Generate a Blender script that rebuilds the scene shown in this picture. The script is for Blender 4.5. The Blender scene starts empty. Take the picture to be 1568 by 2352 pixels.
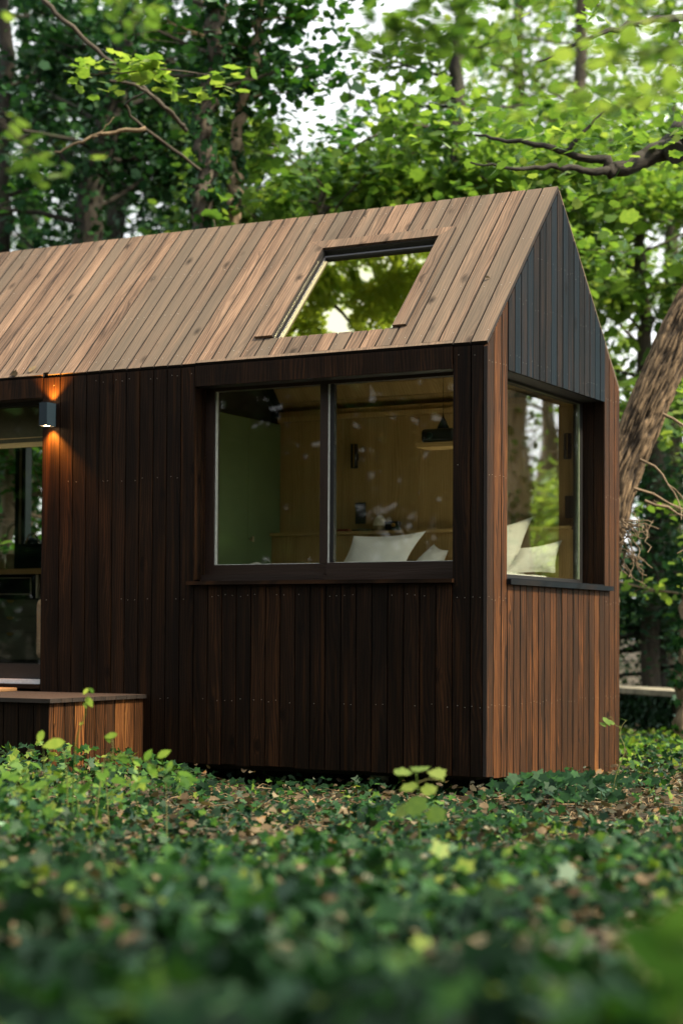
import bpy, math, random
import numpy as np
from mathutils import Vector, Matrix, noise
rng = np.random.default_rng(7)
random.seed(7)
PI = math.pi
scene = bpy.context.scene
C = scene.collection

# ------------------------------------------------------------------ camera
YAW, PIT, ROL, FPX, CYP = -.4925, .032, .0054, 4149.67, 1319.78
CAM = np.array([4.0673, -9.3021, .802])
F_ = np.array([math.sin(YAW)*math.cos(PIT), math.cos(YAW)*math.cos(PIT), math.sin(PIT)])
R0 = np.array([math.cos(YAW), -math.sin(YAW), 0.]); U0 = np.cross(R0, F_)
R_ = R0*math.cos(ROL)+U0*math.sin(ROL); U_ = np.cross(R_, F_)
def at(px, py, t):
    """world point seen at photo position (px,py of 1568x2352) at distance t along the view"""
    return CAM + t*(F_ + R_*(px-784)/FPX - U_*(py-CYP)/FPX)
FH = np.array([math.sin(YAW), math.cos(YAW)]); RH = np.array([math.cos(YAW), -math.sin(YAW)])
def tu(x, y):
    dx, dy = x-CAM[0], y-CAM[1]
    return dx*FH[0]+dy*FH[1], dx*RH[0]+dy*RH[1]
def xy(t, u):
    return CAM[0]+t*FH[0]+u*RH[0], CAM[1]+t*FH[1]+u*RH[1]

cam_d = bpy.data.cameras.new('camera'); cam = bpy.data.objects.new('camera', cam_d); C.objects.link(cam)
M = Matrix(((R_[0], U_[0], -F_[0], CAM[0]), (R_[1], U_[1], -F_[1], CAM[1]), (R_[2], U_[2], -F_[2], CAM[2]), (0, 0, 0, 1)))
cam.matrix_world = M
cam_d.sensor_fit = 'HORIZONTAL'; cam_d.sensor_width = 24; cam_d.lens = FPX/1568*24
cam_d.shift_y = (CYP-1176)/1568
cam_d.clip_end = 500; cam_d.clip_start = .05
cam_d.dof.use_dof = True; cam_d.dof.focus_distance = 10.3; cam_d.dof.aperture_fstop = 1.4
scene.camera = cam

# ------------------------------------------------------------------ terrain
def sstep(a, b, v):
    v = np.clip((v-a)/(b-a), 0, 1); return v*v*(3-2*v)
def ground_z(x, y):
    x = np.asarray(x, float); y = np.asarray(y, float)
    t, u = tu(x, y)
    z = -.13 + .45*np.clip((8-t)/8, 0, 1.25)**1.2
    z = z + .10*sstep(-.7, -1.9, u)*sstep(12.5, 10, t)*sstep(2, 7, t)
    z = z + .018*np.sin(x*2.1+y*.7)*np.cos(y*1.7-x*.4) + .01*np.sin(x*5.3-y*3.1)*sstep(15, 8, t)
    z = z + .5*sstep(26, 60, np.hypot(x, y))
    return z

# ------------------------------------------------------------------ node helpers
def mat(name):
    m = bpy.data.materials.new(name); m.use_nodes = True
    nt = m.node_tree; nt.nodes.clear()
    return m, nt
def N(nt, typ, **kw):
    n = nt.nodes.new(typ)
    for k, v in kw.items():
        if k.startswith('i_'):
            k = k[2:]; n.inputs[int(k) if k.isdigit() else k.replace('_', ' ')].default_value = v
        else: setattr(n, k, v)
    return n
def L(nt, a, b): nt.links.new(a, b)
def ramp(nt, stops, fac=None, interp='LINEAR'):
    r = nt.nodes.new('ShaderNodeValToRGB'); r.color_ramp.interpolation = interp
    e = r.color_ramp.elements
    while len(e) > 1: e.remove(e[-1])
    e[0].position = stops[0][0]; e[0].color = (*stops[0][1], 1)
    for p, c in stops[1:]:
        q = e.new(p); q.color = (*c, 1)
    if fac is not None: L(nt, fac, r.inputs[0])
    return r
def math_(nt, op, a, b=None, clamp=False):
    n = nt.nodes.new('ShaderNodeMath'); n.operation = op; n.use_clamp = clamp
    for i, v in enumerate((a, b)):
        if v is None: continue
        if isinstance(v, (int, float)): n.inputs[i].default_value = v
        else: L(nt, v, n.inputs[i])
    return n.outputs[0]
def mix(nt, fac, a, b, typ='MIX'):
    n = nt.nodes.new('ShaderNodeMix'); n.data_type = 'RGBA'; n.blend_type = typ
    for s, v in ((n.inputs[0], fac), (n.inputs[6], a), (n.inputs[7], b)):
        if isinstance(v, (int, float)): s.default_value = v
        elif isinstance(v, tuple): s.default_value = (*v, 1)
        else: L(nt, v, s)
    return n.outputs[2]
def principled(nt, color, rough=.5, normal=None, **kw):
    b = nt.nodes.new('ShaderNodeBsdfPrincipled'); o = nt.nodes.new('ShaderNodeOutputMaterial')
    if isinstance(color, tuple): b.inputs['Base Color'].default_value = (*color, 1)
    else: L(nt, color, b.inputs['Base Color'])
    if isinstance(rough, (int, float)): b.inputs['Roughness'].default_value = rough
    else: L(nt, rough, b.inputs['Roughness'])
    if normal is not None: L(nt, normal, b.inputs['Normal'])
    for k, v in kw.items(): b.inputs[k].default_value = v
    L(nt, b.outputs[0], o.inputs[0]); return b
def plain(name, col, rough=.5, bump=0, scale=40, var=.12, **kw):
    m, nt = mat(name)
    tc = N(nt, 'ShaderNodeTexCoord'); no = N(nt, 'ShaderNodeTexNoise'); no.inputs['Scale'].default_value = scale
    L(nt, tc.outputs['Object'], no.inputs['Vector'])
    lo = tuple(c*(1-var) for c in col); hi = tuple(min(1, c*(1+var)) for c in col)
    r = ramp(nt, [(.3, lo), (.7, hi)], no.outputs[0])
    nor = None
    if bump:
        bp = N(nt, 'ShaderNodeBump'); bp.inputs['Strength'].default_value = bump; bp.inputs['Distance'].default_value = .01
        L(nt, no.outputs[0], bp.inputs['Height']); nor = bp.outputs[0]
    principled(nt, r.outputs[0], rough, nor, **kw); return m

def wood(name, stops, grey, grain=.5, rough=(.4, .7), knots=True, greymix=.5, bump=.35, streak=None, sx=1.0, tonew=.32, spec=.5, kthr=.55, blot=.8):
    """boards: UV = (across, along) in metres + a random offset per board, attribute tone = random per board"""
    m, nt = mat(name)
    uv = N(nt, 'ShaderNodeUVMap'); uv.uv_map = 'UVMap'
    tn = N(nt, 'ShaderNodeAttribute'); tn.attribute_name = 'tone'
    tone = tn.outputs['Fac']
    def mapped(x, y):
        mp = N(nt, 'ShaderNodeMapping'); mp.inputs['Scale'].default_value = (x, y, 1); L(nt, uv.outputs[0], mp.inputs[0]); return mp.outputs[0]
    # knots: stretched voronoi cells, a few of them real knots
    vo = N(nt, 'ShaderNodeTexVoronoi'); vo.inputs['Scale'].default_value = 1; vo.inputs['Randomness'].default_value = 1
    L(nt, mapped(6.5, 3.6), vo.inputs['Vector'])
    kn = N(nt, 'ShaderNodeMapRange'); kn.inputs[1].default_value = .03; kn.inputs[2].default_value = .215; kn.inputs[3].default_value = 1; kn.inputs[4].default_value = 0
    L(nt, vo.outputs['Distance'], kn.inputs[0])
    sepc = N(nt, 'ShaderNodeSeparateColor'); L(nt, vo.outputs['Color'], sepc.inputs[0])
    keep = math_(nt, 'GREATER_THAN', sepc.outputs[0], kthr)
    knot = math_(nt, 'MULTIPLY', kn.outputs[0], keep)
    # rings, bent round the knots
    warp = N(nt, 'ShaderNodeTexNoise', i_Scale=1.0, i_Detail=3.0); L(nt, mapped(7, 1.1), warp.inputs['Vector'])
    sepu = N(nt, 'ShaderNodeSeparateXYZ'); L(nt, uv.outputs[0], sepu.inputs[0])
    ph = math_(nt, 'ADD', math_(nt, 'MULTIPLY', sepu.outputs[0], 330*sx), math_(nt, 'MULTIPLY', warp.outputs[0], 46))
    ph = math_(nt, 'ADD', ph, math_(nt, 'MULTIPLY', knot, 9))
    ring = math_(nt, 'MULTIPLY_ADD', math_(nt, 'SINE', ph), .5); nt.nodes[-1].inputs[2].default_value = .5
    fine = N(nt, 'ShaderNodeTexNoise', i_Scale=1.0, i_Detail=6.0, i_Roughness=.65); L(nt, mapped(110*sx, 3), fine.inputs['Vector'])
    fine2 = N(nt, 'ShaderNodeTexNoise', i_Scale=1.0, i_Detail=4.0); L(nt, mapped(14, 1.3), fine2.inputs['Vector'])
    g = math_(nt, 'ADD', math_(nt, 'MULTIPLY', ring, .30*grain), math_(nt, 'MULTIPLY', fine.outputs[0], .55*grain))
    g = math_(nt, 'ADD', g, math_(nt, 'MULTIPLY', math_(nt, 'SUBTRACT', fine2.outputs[0], .5), blot))
    g = math_(nt, 'ADD', g, .4)
    g = math_(nt, 'ADD', g, math_(nt, 'MULTIPLY', tone, tonew))
    g = math_(nt, 'MULTIPLY_ADD', math_(nt, 'SUBTRACT', g, .4+tonew/2+.425*grain), 1.55); nt.nodes[-1].inputs[2].default_value = .5
    col = ramp(nt, stops, g).outputs[0]
    # silvered / slate patches
    pn = N(nt, 'ShaderNodeTexNoise', i_Scale=1.0, i_Detail=4.0); L(nt, mapped(8, .9), pn.inputs['Vector'])
    pf = math_(nt, 'MULTIPLY', math_(nt, 'ADD', pn.outputs[0], math_(nt, 'MULTIPLY', math_(nt, 'FRACT', math_(nt, 'MULTIPLY', tone, 7.31)), .5)), 1)
    pr = N(nt, 'ShaderNodeMapRange'); pr.inputs[1].default_value = .55; pr.inputs[2].default_value = .95; L(nt, pf, pr.inputs[0])
    col = mix(nt, math_(nt, 'MULTIPLY', pr.outputs[0], greymix), col, grey)
    if streak:
        sn = N(nt, 'ShaderNodeTexNoise', i_Scale=1.0, i_Detail=5.0); L(nt, mapped(30, .8), sn.inputs['Vector'])
        sr = N(nt, 'ShaderNodeMapRange'); sr.inputs[1].default_value = .56; sr.inputs[2].default_value = .75; L(nt, sn.outputs[0], sr.inputs[0])
        col = mix(nt, math_(nt, 'MULTIPLY', sr.outputs[0], .75), col, streak)
    if knots:
        k2 = N(nt, 'ShaderNodeMapRange'); k2.inputs[1].default_value = .08; k2.inputs[2].default_value = 1.; L(nt, knot, k2.inputs[0])
        dk = tuple(c*.15 for c in stops[0][1])
        col = mix(nt, math_(nt, 'MULTIPLY', k2.outputs[0], .85), col, dk)
    bh = math_(nt, 'ADD', math_(nt, 'MULTIPLY', ring, .35), fine.outputs[0])
    bh = math_(nt, 'SUBTRACT', bh, math_(nt, 'MULTIPLY', knot, .6))
    bp = N(nt, 'ShaderNodeBump'); bp.inputs['Strength'].default_value = bump; bp.inputs['Distance'].default_value = .0025
    L(nt, bh, bp.inputs['Height'])
    ro = N(nt, 'ShaderNodeMapRange'); ro.inputs[3].default_value = rough[0]; ro.inputs[4].default_value = rough[1]; L(nt, fine2.outputs[0], ro.inputs[0])
    principled(nt, col, ro.outputs[0], bp.outputs[0], **{'Specular IOR Level': spec}); return m

def leafmat(name, stops, trans=.45, gloss=.25, rough=.35, transcol=1.5):
    m, nt = mat(name)
    a = N(nt, 'ShaderNodeAttribute'); a.attribute_name = 'tone'
    tcm = N(nt, 'ShaderNodeTexCoord'); nm = N(nt, 'ShaderNodeTexNoise', i_Scale=38.0, i_Detail=3.0); L(nt, tcm.outputs['Object'], nm.inputs['Vector'])
    r = ramp(nt, stops, math_(nt, 'ADD', a.outputs['Fac'], math_(nt, 'MULTIPLY', math_(nt, 'SUBTRACT', nm.outputs[0], .5), .55), True))
    d = N(nt, 'ShaderNodeBsdfDiffuse'); t = N(nt, 'ShaderNodeBsdfTranslucent'); g = N(nt, 'ShaderNodeBsdfGlossy')
    g.inputs['Roughness'].default_value = rough
    L(nt, r.outputs[0], d.inputs[0])
    tc = mix(nt, 1., r.outputs[0], (1.15*transcol, 1.22*transcol, .62*transcol), 'MULTIPLY')
    L(nt, tc, t.inputs[0])
    m1 = N(nt, 'ShaderNodeMixShader'); m1.inputs[0].default_value = trans; L(nt, d.outputs[0], m1.inputs[1]); L(nt, t.outputs[0], m1.inputs[2])
    fr = N(nt, 'ShaderNodeFresnel'); fr.inputs[0].default_value = 1.38
    m2 = N(nt, 'ShaderNodeMixShader'); L(nt, math_(nt, 'MINIMUM', math_(nt, 'MULTIPLY', fr.outputs[0], gloss*1.2), .13), m2.inputs[0])
    g.inputs[0].default_value = (.72, 1, .82, 1)
    L(nt, m1.outputs[0], m2.inputs[1]); L(nt, g.outputs[0], m2.inputs[2])
    o = N(nt, 'ShaderNodeOutputMaterial'); L(nt, m2.outputs[0], o.inputs[0]); return m

def glass(name, tint=(1, 1, 1), f0=.05, extra=0., rcol=(1, 1, 1)):
    m, nt = mat(name)
    geo = N(nt, 'ShaderNodeNewGeometry')
    dot = N(nt, 'ShaderNodeVectorMath', operation='DOT_PRODUCT'); L(nt, geo.outputs['Normal'], dot.inputs[0]); L(nt, geo.outputs['Incoming'], dot.inputs[1])
    c = math_(nt, 'SUBTRACT', 1, math_(nt, 'ABSOLUTE', dot.outputs['Value']), True)
    fz = math_(nt, 'MULTIPLY', math_(nt, 'POWER', c, 5), 1-f0)
    fz = math_(nt, 'ADD', fz, f0+extra, True)
    tr = N(nt, 'ShaderNodeBsdfTransparent'); tr.inputs[0].default_value = (*tint, 1)
    gl = N(nt, 'ShaderNodeBsdfGlossy'); gl.inputs['Roughness'].default_value = 0.; gl.inputs[0].default_value = (*rcol, 1)
    ms = N(nt, 'ShaderNodeMixShader'); L(nt, fz, ms.inputs[0]); L(nt, tr.outputs[0], ms.inputs[1]); L(nt, gl.outputs[0], ms.inputs[2])
    # very slight waviness
    tc = N(nt, 'ShaderNodeTexCoord'); no = N(nt, 'ShaderNodeTexNoise', i_Scale=1.3, i_Detail=1.0); L(nt, tc.outputs['Object'], no.inputs['Vector'])
    bp = N(nt, 'ShaderNodeBump'); bp.inputs['Strength'].default_value = .12; bp.inputs['Distance'].default_value = .02
    L(nt, no.outputs[0], bp.inputs['Height']); L(nt, bp.outputs[0], gl.inputs['Normal'])
    o = N(nt, 'ShaderNodeOutputMaterial'); L(nt, ms.outputs[0], o.inputs[0]); return m

def emit(name, col, s):
    m, nt = mat(name); e = N(nt, 'ShaderNodeEmission'); e.inputs[0].default_value = (*col, 1); e.inputs[1].default_value = s
    o = N(nt, 'ShaderNodeOutputMaterial'); L(nt, e.outputs[0], o.inputs[0]); return m

def barkmat(name, dark, light, sv=(28, 28, 4), bump=.8, moss=None):
    m, nt = mat(name)
    tc = N(nt, 'ShaderNodeUVMap'); tc.uv_map = 'UVMap'
    mp = N(nt, 'ShaderNodeMapping'); mp.inputs['Scale'].default_value = (sv[0], sv[2], 1); L(nt, tc.outputs[0], mp.inputs[0])
    no = N(nt, 'ShaderNodeTexNoise', i_Scale=1.0, i_Detail=7.0, i_Roughness=.65, i_Distortion=.8); L(nt, mp.outputs[0], no.inputs['Vector'])
    geo = N(nt, 'ShaderNodeNewGeometry')
    r = ramp(nt, [(.34, dark), (.5, tuple((a+b)/2 for a, b in zip(dark, light))), (.66, light)], no.outputs[0])
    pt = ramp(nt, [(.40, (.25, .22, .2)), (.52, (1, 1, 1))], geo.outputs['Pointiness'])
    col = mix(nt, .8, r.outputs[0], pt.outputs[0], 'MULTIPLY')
    fs = N(nt, 'ShaderNodeAttribute'); fs.attribute_name = 'fissure'
    col = mix(nt, math_(nt, 'MULTIPLY', fs.outputs['Fac'], .93), col, tuple(c*.35 for c in dark))
    if moss:
        n2 = N(nt, 'ShaderNodeTexNoise', i_Scale=3.0, i_Detail=5.0); tcc = N(nt, 'ShaderNodeTexCoord'); L(nt, tcc.outputs['Object'], n2.inputs['Vector'])
        mr = N(nt, 'ShaderNodeMapRange'); mr.inputs[1].default_value = .5; mr.inputs[2].default_value = .68; L(nt, n2.outputs[0], mr.inputs[0])
        col = mix(nt, math_(nt, 'MULTIPLY', mr.outputs[0], .6), col, moss)
    bp = N(nt, 'ShaderNodeBump'); bp.inputs['Strength'].default_value = bump; bp.inputs['Distance'].default_value = .03
    L(nt, no.outputs[0], bp.inputs['Height'])
    principled(nt, col, .85, bp.outputs[0]); return m

# ------------------------------------------------------------------ mesh builder
class MB:
    def __init__(s): s.v = []; s.f = []; s.uv = []; s.mi = []; s.tone = []; s.sm = []
    def face(s, idx, uv=None, mi=0, tone=.5, smooth=False):
        s.f.append(tuple(idx)); s.uv += list(uv) if uv is not None else [(0, 0)]*len(idx); s.mi.append(mi); s.tone.append(tone); s.sm.append(smooth)
    def plank(s, poly, frame, th, mi=0, tone=None, off=None, side=None):
        """poly in (across, along) metres on plane frame=(origin, across, along, out); thickness th goes inwards"""
        o, a, l, n = [np.array(q, float) for q in frame]
        tone = random.random() if tone is None else tone
        off = (random.random()*40, random.random()*40) if off is None else off
        b = len(s.v); k = len(poly)
        for (p, q) in poly: s.v.append(o+a*p+l*q)
        for (p, q) in poly: s.v.append(o+a*p+l*q-n*th)
        ar = sum(poly[i][0]*poly[(i+1) % k][1]-poly[(i+1) % k][0]*poly[i][1] for i in range(k))
        flip = (ar > 0) != (np.dot(np.cross(a, l), n) > 0)
        top = list(range(k)); bot = list(range(k, 2*k))
        uvt = [(p+off[0], q+off[1]) for p, q in poly]
        def add(ids, uvs):
            if flip: ids = ids[::-1]; uvs = uvs[::-1]
            s.face([b+i for i in ids], uvs, mi, tone)
        add(top, uvt); add(bot[::-1], uvt[::-1])
        for i in range(k):
            j = (i+1) % k
            add([i, k+i, k+j, j], [uvt[i], (uvt[i][0]+th, uvt[i][1]), (uvt[j][0]+th, uvt[j][1]), uvt[j]])
            if side is not None and (abs(poly[i][0]-poly[j][0]) < 1e-6 or (poly[i][1] == 0 and poly[j][1] == 0)): s.mi[-1] = side
    def box(s, lo, hi, mi=0, tone=None, along=2):
        """axis box; UV runs along the given axis"""
        lo = np.minimum(lo, hi).astype(float) if False else np.array([min(a, b) for a, b in zip(lo, hi)], float)
        hi2 = np.array([max(a, b) for a, b in zip(lo, hi)], float); hi = np.maximum(hi2, np.array(hi, float))
        tone = random.random() if tone is None else tone
        off = (random.random()*40, random.random()*40)
        b = len(s.v)
        P = [(x, y, z) for x in (lo[0], hi[0]) for y in (lo[1], hi[1]) for z in (lo[2], hi[2])]
        s.v += [np.array(p) for p in P]
        quads = [((0, 1, 3, 2), 0), ((4, 6, 7, 5), 0), ((0, 4, 5, 1), 1), ((2, 3, 7, 6), 1), ((0, 2, 6, 4), 2), ((1, 5, 7, 3), 2)]
        for q, ax in quads:
            oth = [i for i in range(3) if i != ax]
            if along in oth: al = along; ac = [i for i in oth if i != along][0]
            else: ac, al = oth
            s.face([b+i for i in q], [(P[i][ac]+off[0]+P[i][ax]*.5, P[i][al]+off[1]) for i in q], mi, tone)
    def tube(s, path, rad, seg=8, mi=0, tone=.5, cap=True, smooth=True, wob=0):
        path = [np.array(p, float) for p in path]
        b = len(s.v); n = len(path); up = np.array([0, 0, 1.]); vlen = 0
        prevx = None; rings = []
        for i, p in enumerate(path):
            d = path[min(i+1, n-1)]-path[max(i-1, 0)]; d /= (np.linalg.norm(d)+1e-9)
            x = np.cross(d, up) if prevx is None else prevx-d*np.dot(prevx, d)
            if np.linalg.norm(x) < 1e-4: x = np.cross(d, np.array([1., 0, 0]))
            x /= np.linalg.norm(x); prevx = x; y = np.cross(d, x)
            if i: vlen += np.linalg.norm(p-path[i-1])
            r = rad[i] if hasattr(rad, '__len__') else rad
            ids = []
            for k in range(seg):
                a = 2*PI*k/seg
                rr = r*(1+(wob*(random.random()-.5) if wob else 0))
                ids.append(len(s.v)); s.v.append(p+(x*math.cos(a)+y*math.sin(a))*rr)
            rings.append((ids, vlen, r))
        for i in range(n-1):
            A, va, ra = rings[i]; B, vb, rb = rings[i+1]
            for k in range(seg):
                k2 = (k+1) % seg
                ua, ub = k/seg*6.28*ra, (k+1)/seg*6.28*ra
                s.face([A[k], A[k2], B[k2], B[k]], [(ua, va), (ub, va), (ub, vb), (ua, vb)], mi, tone, smooth)
        if cap:
            s.face(rings[0][0][::-1], None, mi, tone); s.face(rings[-1][0], None, mi, tone)
    def lathe(s, c, prof, seg=24, mi=0, axis=2, smooth=True, tone=.5, flute=0):
        c = np.array(c, float); rings = []
        for r, h in prof:
            ids = []
            for k in range(seg):
                a = 2*PI*k/seg; rr = r*(1+(flute*(1 if k % 2 else -1)))
                p = [math.cos(a)*rr, math.sin(a)*rr, h]
                if axis == 1: p = [p[0], p[2], p[1]]
                if axis == 0: p = [p[2], p[0], p[1]]
                ids.append(len(s.v)); s.v.append(c+np.array(p))
            rings.append(ids)
        for A, B in zip(rings, rings[1:]):
            for k in range(seg):
                k2 = (k+1) % seg; q = [A[k], A[k2], B[k2], B[k]]
                s.face(q if axis != 1 else q[::-1], None, mi, tone, smooth)
        s.face(rings[0][::-1] if axis != 1 else rings[0], None, mi, tone); s.face(rings[-1] if axis != 1 else rings[-1][::-1], None, mi, tone)
    def build(s, name, mats, parent=None, bevel=0):
        me = bpy.data.meshes.new(name)
        me.from_pydata([tuple(map(float, v)) for v in s.v], [], s.f)
        uvl = me.uv_layers.new(name='UVMap'); uvl.data.foreach_set('uv', np.array(s.uv, float).ravel())
        at_ = me.attributes.new('tone', 'FLOAT', 'FACE'); at_.data.foreach_set('value', s.tone)
        me.polygons.foreach_set('material_index', s.mi); me.polygons.foreach_set('use_smooth', s.sm)
        for m in (mats if isinstance(mats, (list, tuple)) else [mats]): me.materials.append(m)
        me.update()
        o = bpy.data.objects.new(name, me); C.objects.link(o)
        if parent is not None: o.parent = parent
        if bevel:
            bv = o.modifiers.new('bevel', 'BEVEL'); bv.width = bevel; bv.segments = 2; bv.limit_method = 'ANGLE'
        return o
def tag(o, label=None, cat=None, group=None, kind=None):
    if label: o['label'] = label
    if cat: o['category'] = cat
    if group: o['group'] = group
    if kind: o['kind'] = kind
    return o
def empty(name, loc, label, cat, group=None):
    o = bpy.data.objects.new(name, None); o.location = loc; o.empty_display_size = .2; C.objects.link(o)
    return tag(o, label, cat, group)
def inv(o, parent):   # keep world coordinates of a mesh under an Empty that is moved
    o.parent = parent; o.matrix_parent_inverse = Matrix.Translation(-parent.location); return o

# leaves: one polygon each, vectorised
SH = {
 'maple': np.array([(0, -.42), (.2, -.38), (.38, -.3), (.36, -.1), (.5, .1), (.33, .2), (.26, .36), (.1, .36), (0, .56), (-.1, .36), (-.26, .36), (-.33, .2), (-.5, .1), (-.36, -.1), (-.38, -.3), (-.2, -.38)]),
 'ivy': np.array([(0, -.38), (.3, -.42), (.3, -.14), (.52, .02), (.22, .16), (0, .58), (-.22, .16), (-.52, .02), (-.3, -.14), (-.3, -.42)]),
 'ovate': np.array([(0, -.5), (.2, -.3), (.27, 0), (.17, .28), (0, .55), (-.17, .28), (-.27, 0), (-.2, -.3)]),
 'small': np.array([(0, -.5), (.26, -.05), (.12, .4), (-.12, .4), (-.26, -.05)]),
}
def leaf_mesh(name, cen, size, nrm, tone, shape, mats, parent=None, fold=.18, mi=None):
    cen = np.asarray(cen, float); n = len(cen)
    sh = SH[shape]; K = len(sh)
    nrm = nrm/np.linalg.norm(nrm, axis=1, keepdims=True)
    rv = rng.normal(size=(n, 3)); T = np.cross(nrm, rv); T /= np.linalg.norm(T, axis=1, keepdims=True); B = np.cross(nrm, T)
    z = fold*np.abs(sh[:, 0])*1.0 - fold*.6*np.abs(sh[:, 1])
    zz = z[None, :]*(rng.random((n, 1))*1.6-.3)
    V = cen[:, None, :]+size[:, None, None]*(sh[None, :, 0:1]*T[:, None, :]+sh[None, :, 1:2]*B[:, None, :]+zz[:, :, None]*nrm[:, None, :])
    me = bpy.data.meshes.new(name)
    me.vertices.add(n*K); me.vertices.foreach_set('co', V.astype(np.float32).ravel())
    me.loops.add(n*K); me.loops.foreach_set('vertex_index', np.arange(n*K, dtype=np.int32))
    me.polygons.add(n); me.polygons.foreach_set('loop_start', np.arange(0, n*K, K, dtype=np.int32))
    if mi is not None: me.polygons.foreach_set('material_index', np.asarray(mi, dtype=np.int32))
    me.update(calc_edges=True)
    a = me.attributes.new('tone', 'FLOAT', 'FACE'); a.data.foreach_set('value', np.clip(tone, 0, 1).astype(np.float32))
    for m in (mats if isinstance(mats, (list, tuple)) else [mats]): me.materials.append(m)
    o = bpy.data.objects.new(name, me); C.objects.link(o)
    if parent is not None: o.parent = parent
    return o

# ------------------------------------------------------------------ materials
W_ROOF = wood('weathered_roof_boards', [(.0, (.040, .026, .018)), (.3, (.095, .062, .042)), (.6, (.152, .099, .066)), (.85, (.21, .135, .089)), (1., (.28, .183, .12))], (.112, .092, .068), grain=.95, greymix=.75, rough=(.65, .9), bump=.6, spec=.2, tonew=.3, kthr=.28, blot=1.15)
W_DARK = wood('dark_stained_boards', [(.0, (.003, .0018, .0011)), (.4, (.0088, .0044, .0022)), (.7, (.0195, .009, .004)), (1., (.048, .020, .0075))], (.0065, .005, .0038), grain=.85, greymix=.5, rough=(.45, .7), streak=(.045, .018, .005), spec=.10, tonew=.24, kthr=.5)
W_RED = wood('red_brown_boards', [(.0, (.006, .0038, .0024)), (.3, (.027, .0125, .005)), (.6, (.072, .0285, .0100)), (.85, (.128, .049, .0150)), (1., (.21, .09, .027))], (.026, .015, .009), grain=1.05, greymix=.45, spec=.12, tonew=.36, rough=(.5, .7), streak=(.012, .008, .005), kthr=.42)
W_SLATE = wood('sky_sheen_gable_boards', [(.0, (.0015, .002, .0026)), (.4, (.0045, .0062, .0078)), (.7, (.0105, .0095, .009)), (1., (.035, .021, .014))], (.003, .0105, .017), grain=.95, greymix=.85, tonew=.3, rough=(.5, .7), streak=(.04, .022, .013), spec=.12, kthr=.42)  # worn gable wood with blue black sky sheen painted into its colour
W_OAK = wood('oak_panel', [(.0, (.30, .19, .07)), (.5, (.47, .31, .12)), (1., (.62, .43, .19))], (.42, .29, .12), grain=.9, greymix=.3, knots=False, rough=(.45, .6), bump=.1, sx=1.2)
M_BLACK = plain('black_lining', (.006, .006, .006), .55)
M_EDGE = plain('stained_shade_dark_edges', (.012, .008, .006), .9)  # stained edges, darkened further to stand in for shade in gaps and eaves
M_SHEATH = plain('black_sheathing', (.01, .008, .007), .9)
M_FRAME = wood('dark_window_frame', [(.0, (.012, .006, .004)), (.5, (.022, .011, .007)), (1., (.04, .02, .011))], (.018, .013, .012), grain=.4, greymix=.4, knots=False, rough=(.3, .5))
M_SPACER = plain('pale_glazing_spacer', (.5, .52, .47), .4)
M_GLASS = glass('window_glass', (.97, .985, .96), .03, .0)
M_GLASSG = glass('gable_window_glass', (.92, .95, .90), .05, .2)
M_SKYG = glass('solar_skylight_glass', (.6, .62, .2), .2, .52, (1., .98, .68))
M_SCREW = plain('galvanised_screws', (.42, .40, .36), .35, Metallic=.6)
M_GREEN = plain('green_lacquer', (.17, .25, .11), .55, scale=2)
M_WHITE = plain('white_aluminium', (.68, .7, .72), .35)
M_LAMP = plain('slate_blue_lamp_metal', (.012, .024, .034), .42, bump=.1, scale=300)
M_BULB = emit('warm_led_disc', (1, .62, .3), 22)
M_LINEN = plain('white_cotton', (.9, .89, .86), .85, bump=.25, scale=18, var=.04)
M_STONE = plain('pale_weathered_stone', (.26, .24, .18), .9, bump=.6, scale=9, var=.4)
M_STEEL = plain('galvanised_bracket', (.18, .2, .17), .5, Metallic=.5)
M_BLKPL = plain('black_plastic', (.012, .012, .013), .4)
M_BRASS = plain('brass', (.55, .33, .10), .3, Metallic=.9)
M_CUP = plain('cream_glaze', (.5, .42, .27), .4)
M_TEAL = plain('dark_teal_enamel', (.01, .028, .036), .3)
M_CHROME = plain('chrome', (.5, .42, .34), .15, Metallic=1)
M_TAN = plain('tan_boucle', (.36, .24, .15), .95, bump=.5, scale=90, var=.2)
M_COIR = plain('coir', (.30, .17, .07), .95, bump=.8, scale=300, var=.4)
M_RED = plain('red_book_cover', (.25, .035, .02), .5)
M_ROOM = plain('shade_dark_room_lining', (.035, .033, .026), .8)  # dark colour stands in for the unlit room beyond
M_FABRIC = plain('olive_blind_fabric', (.06, .05, .022), .8)

# ================================================================== CABIN
H, W, HR, YA = 2.45, 2.2072, 3.5665, 1.0834
XL = -7.2
cabin = empty('cabin', (0, 0, 0), 'dark stained timber cabin with a board clad gable roof, skylight and corner windows', 'cabin')
def cols(edges):
    return [(min(a, b), max(a, b)) for a, b in zip(edges, edges[1:])]
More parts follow.
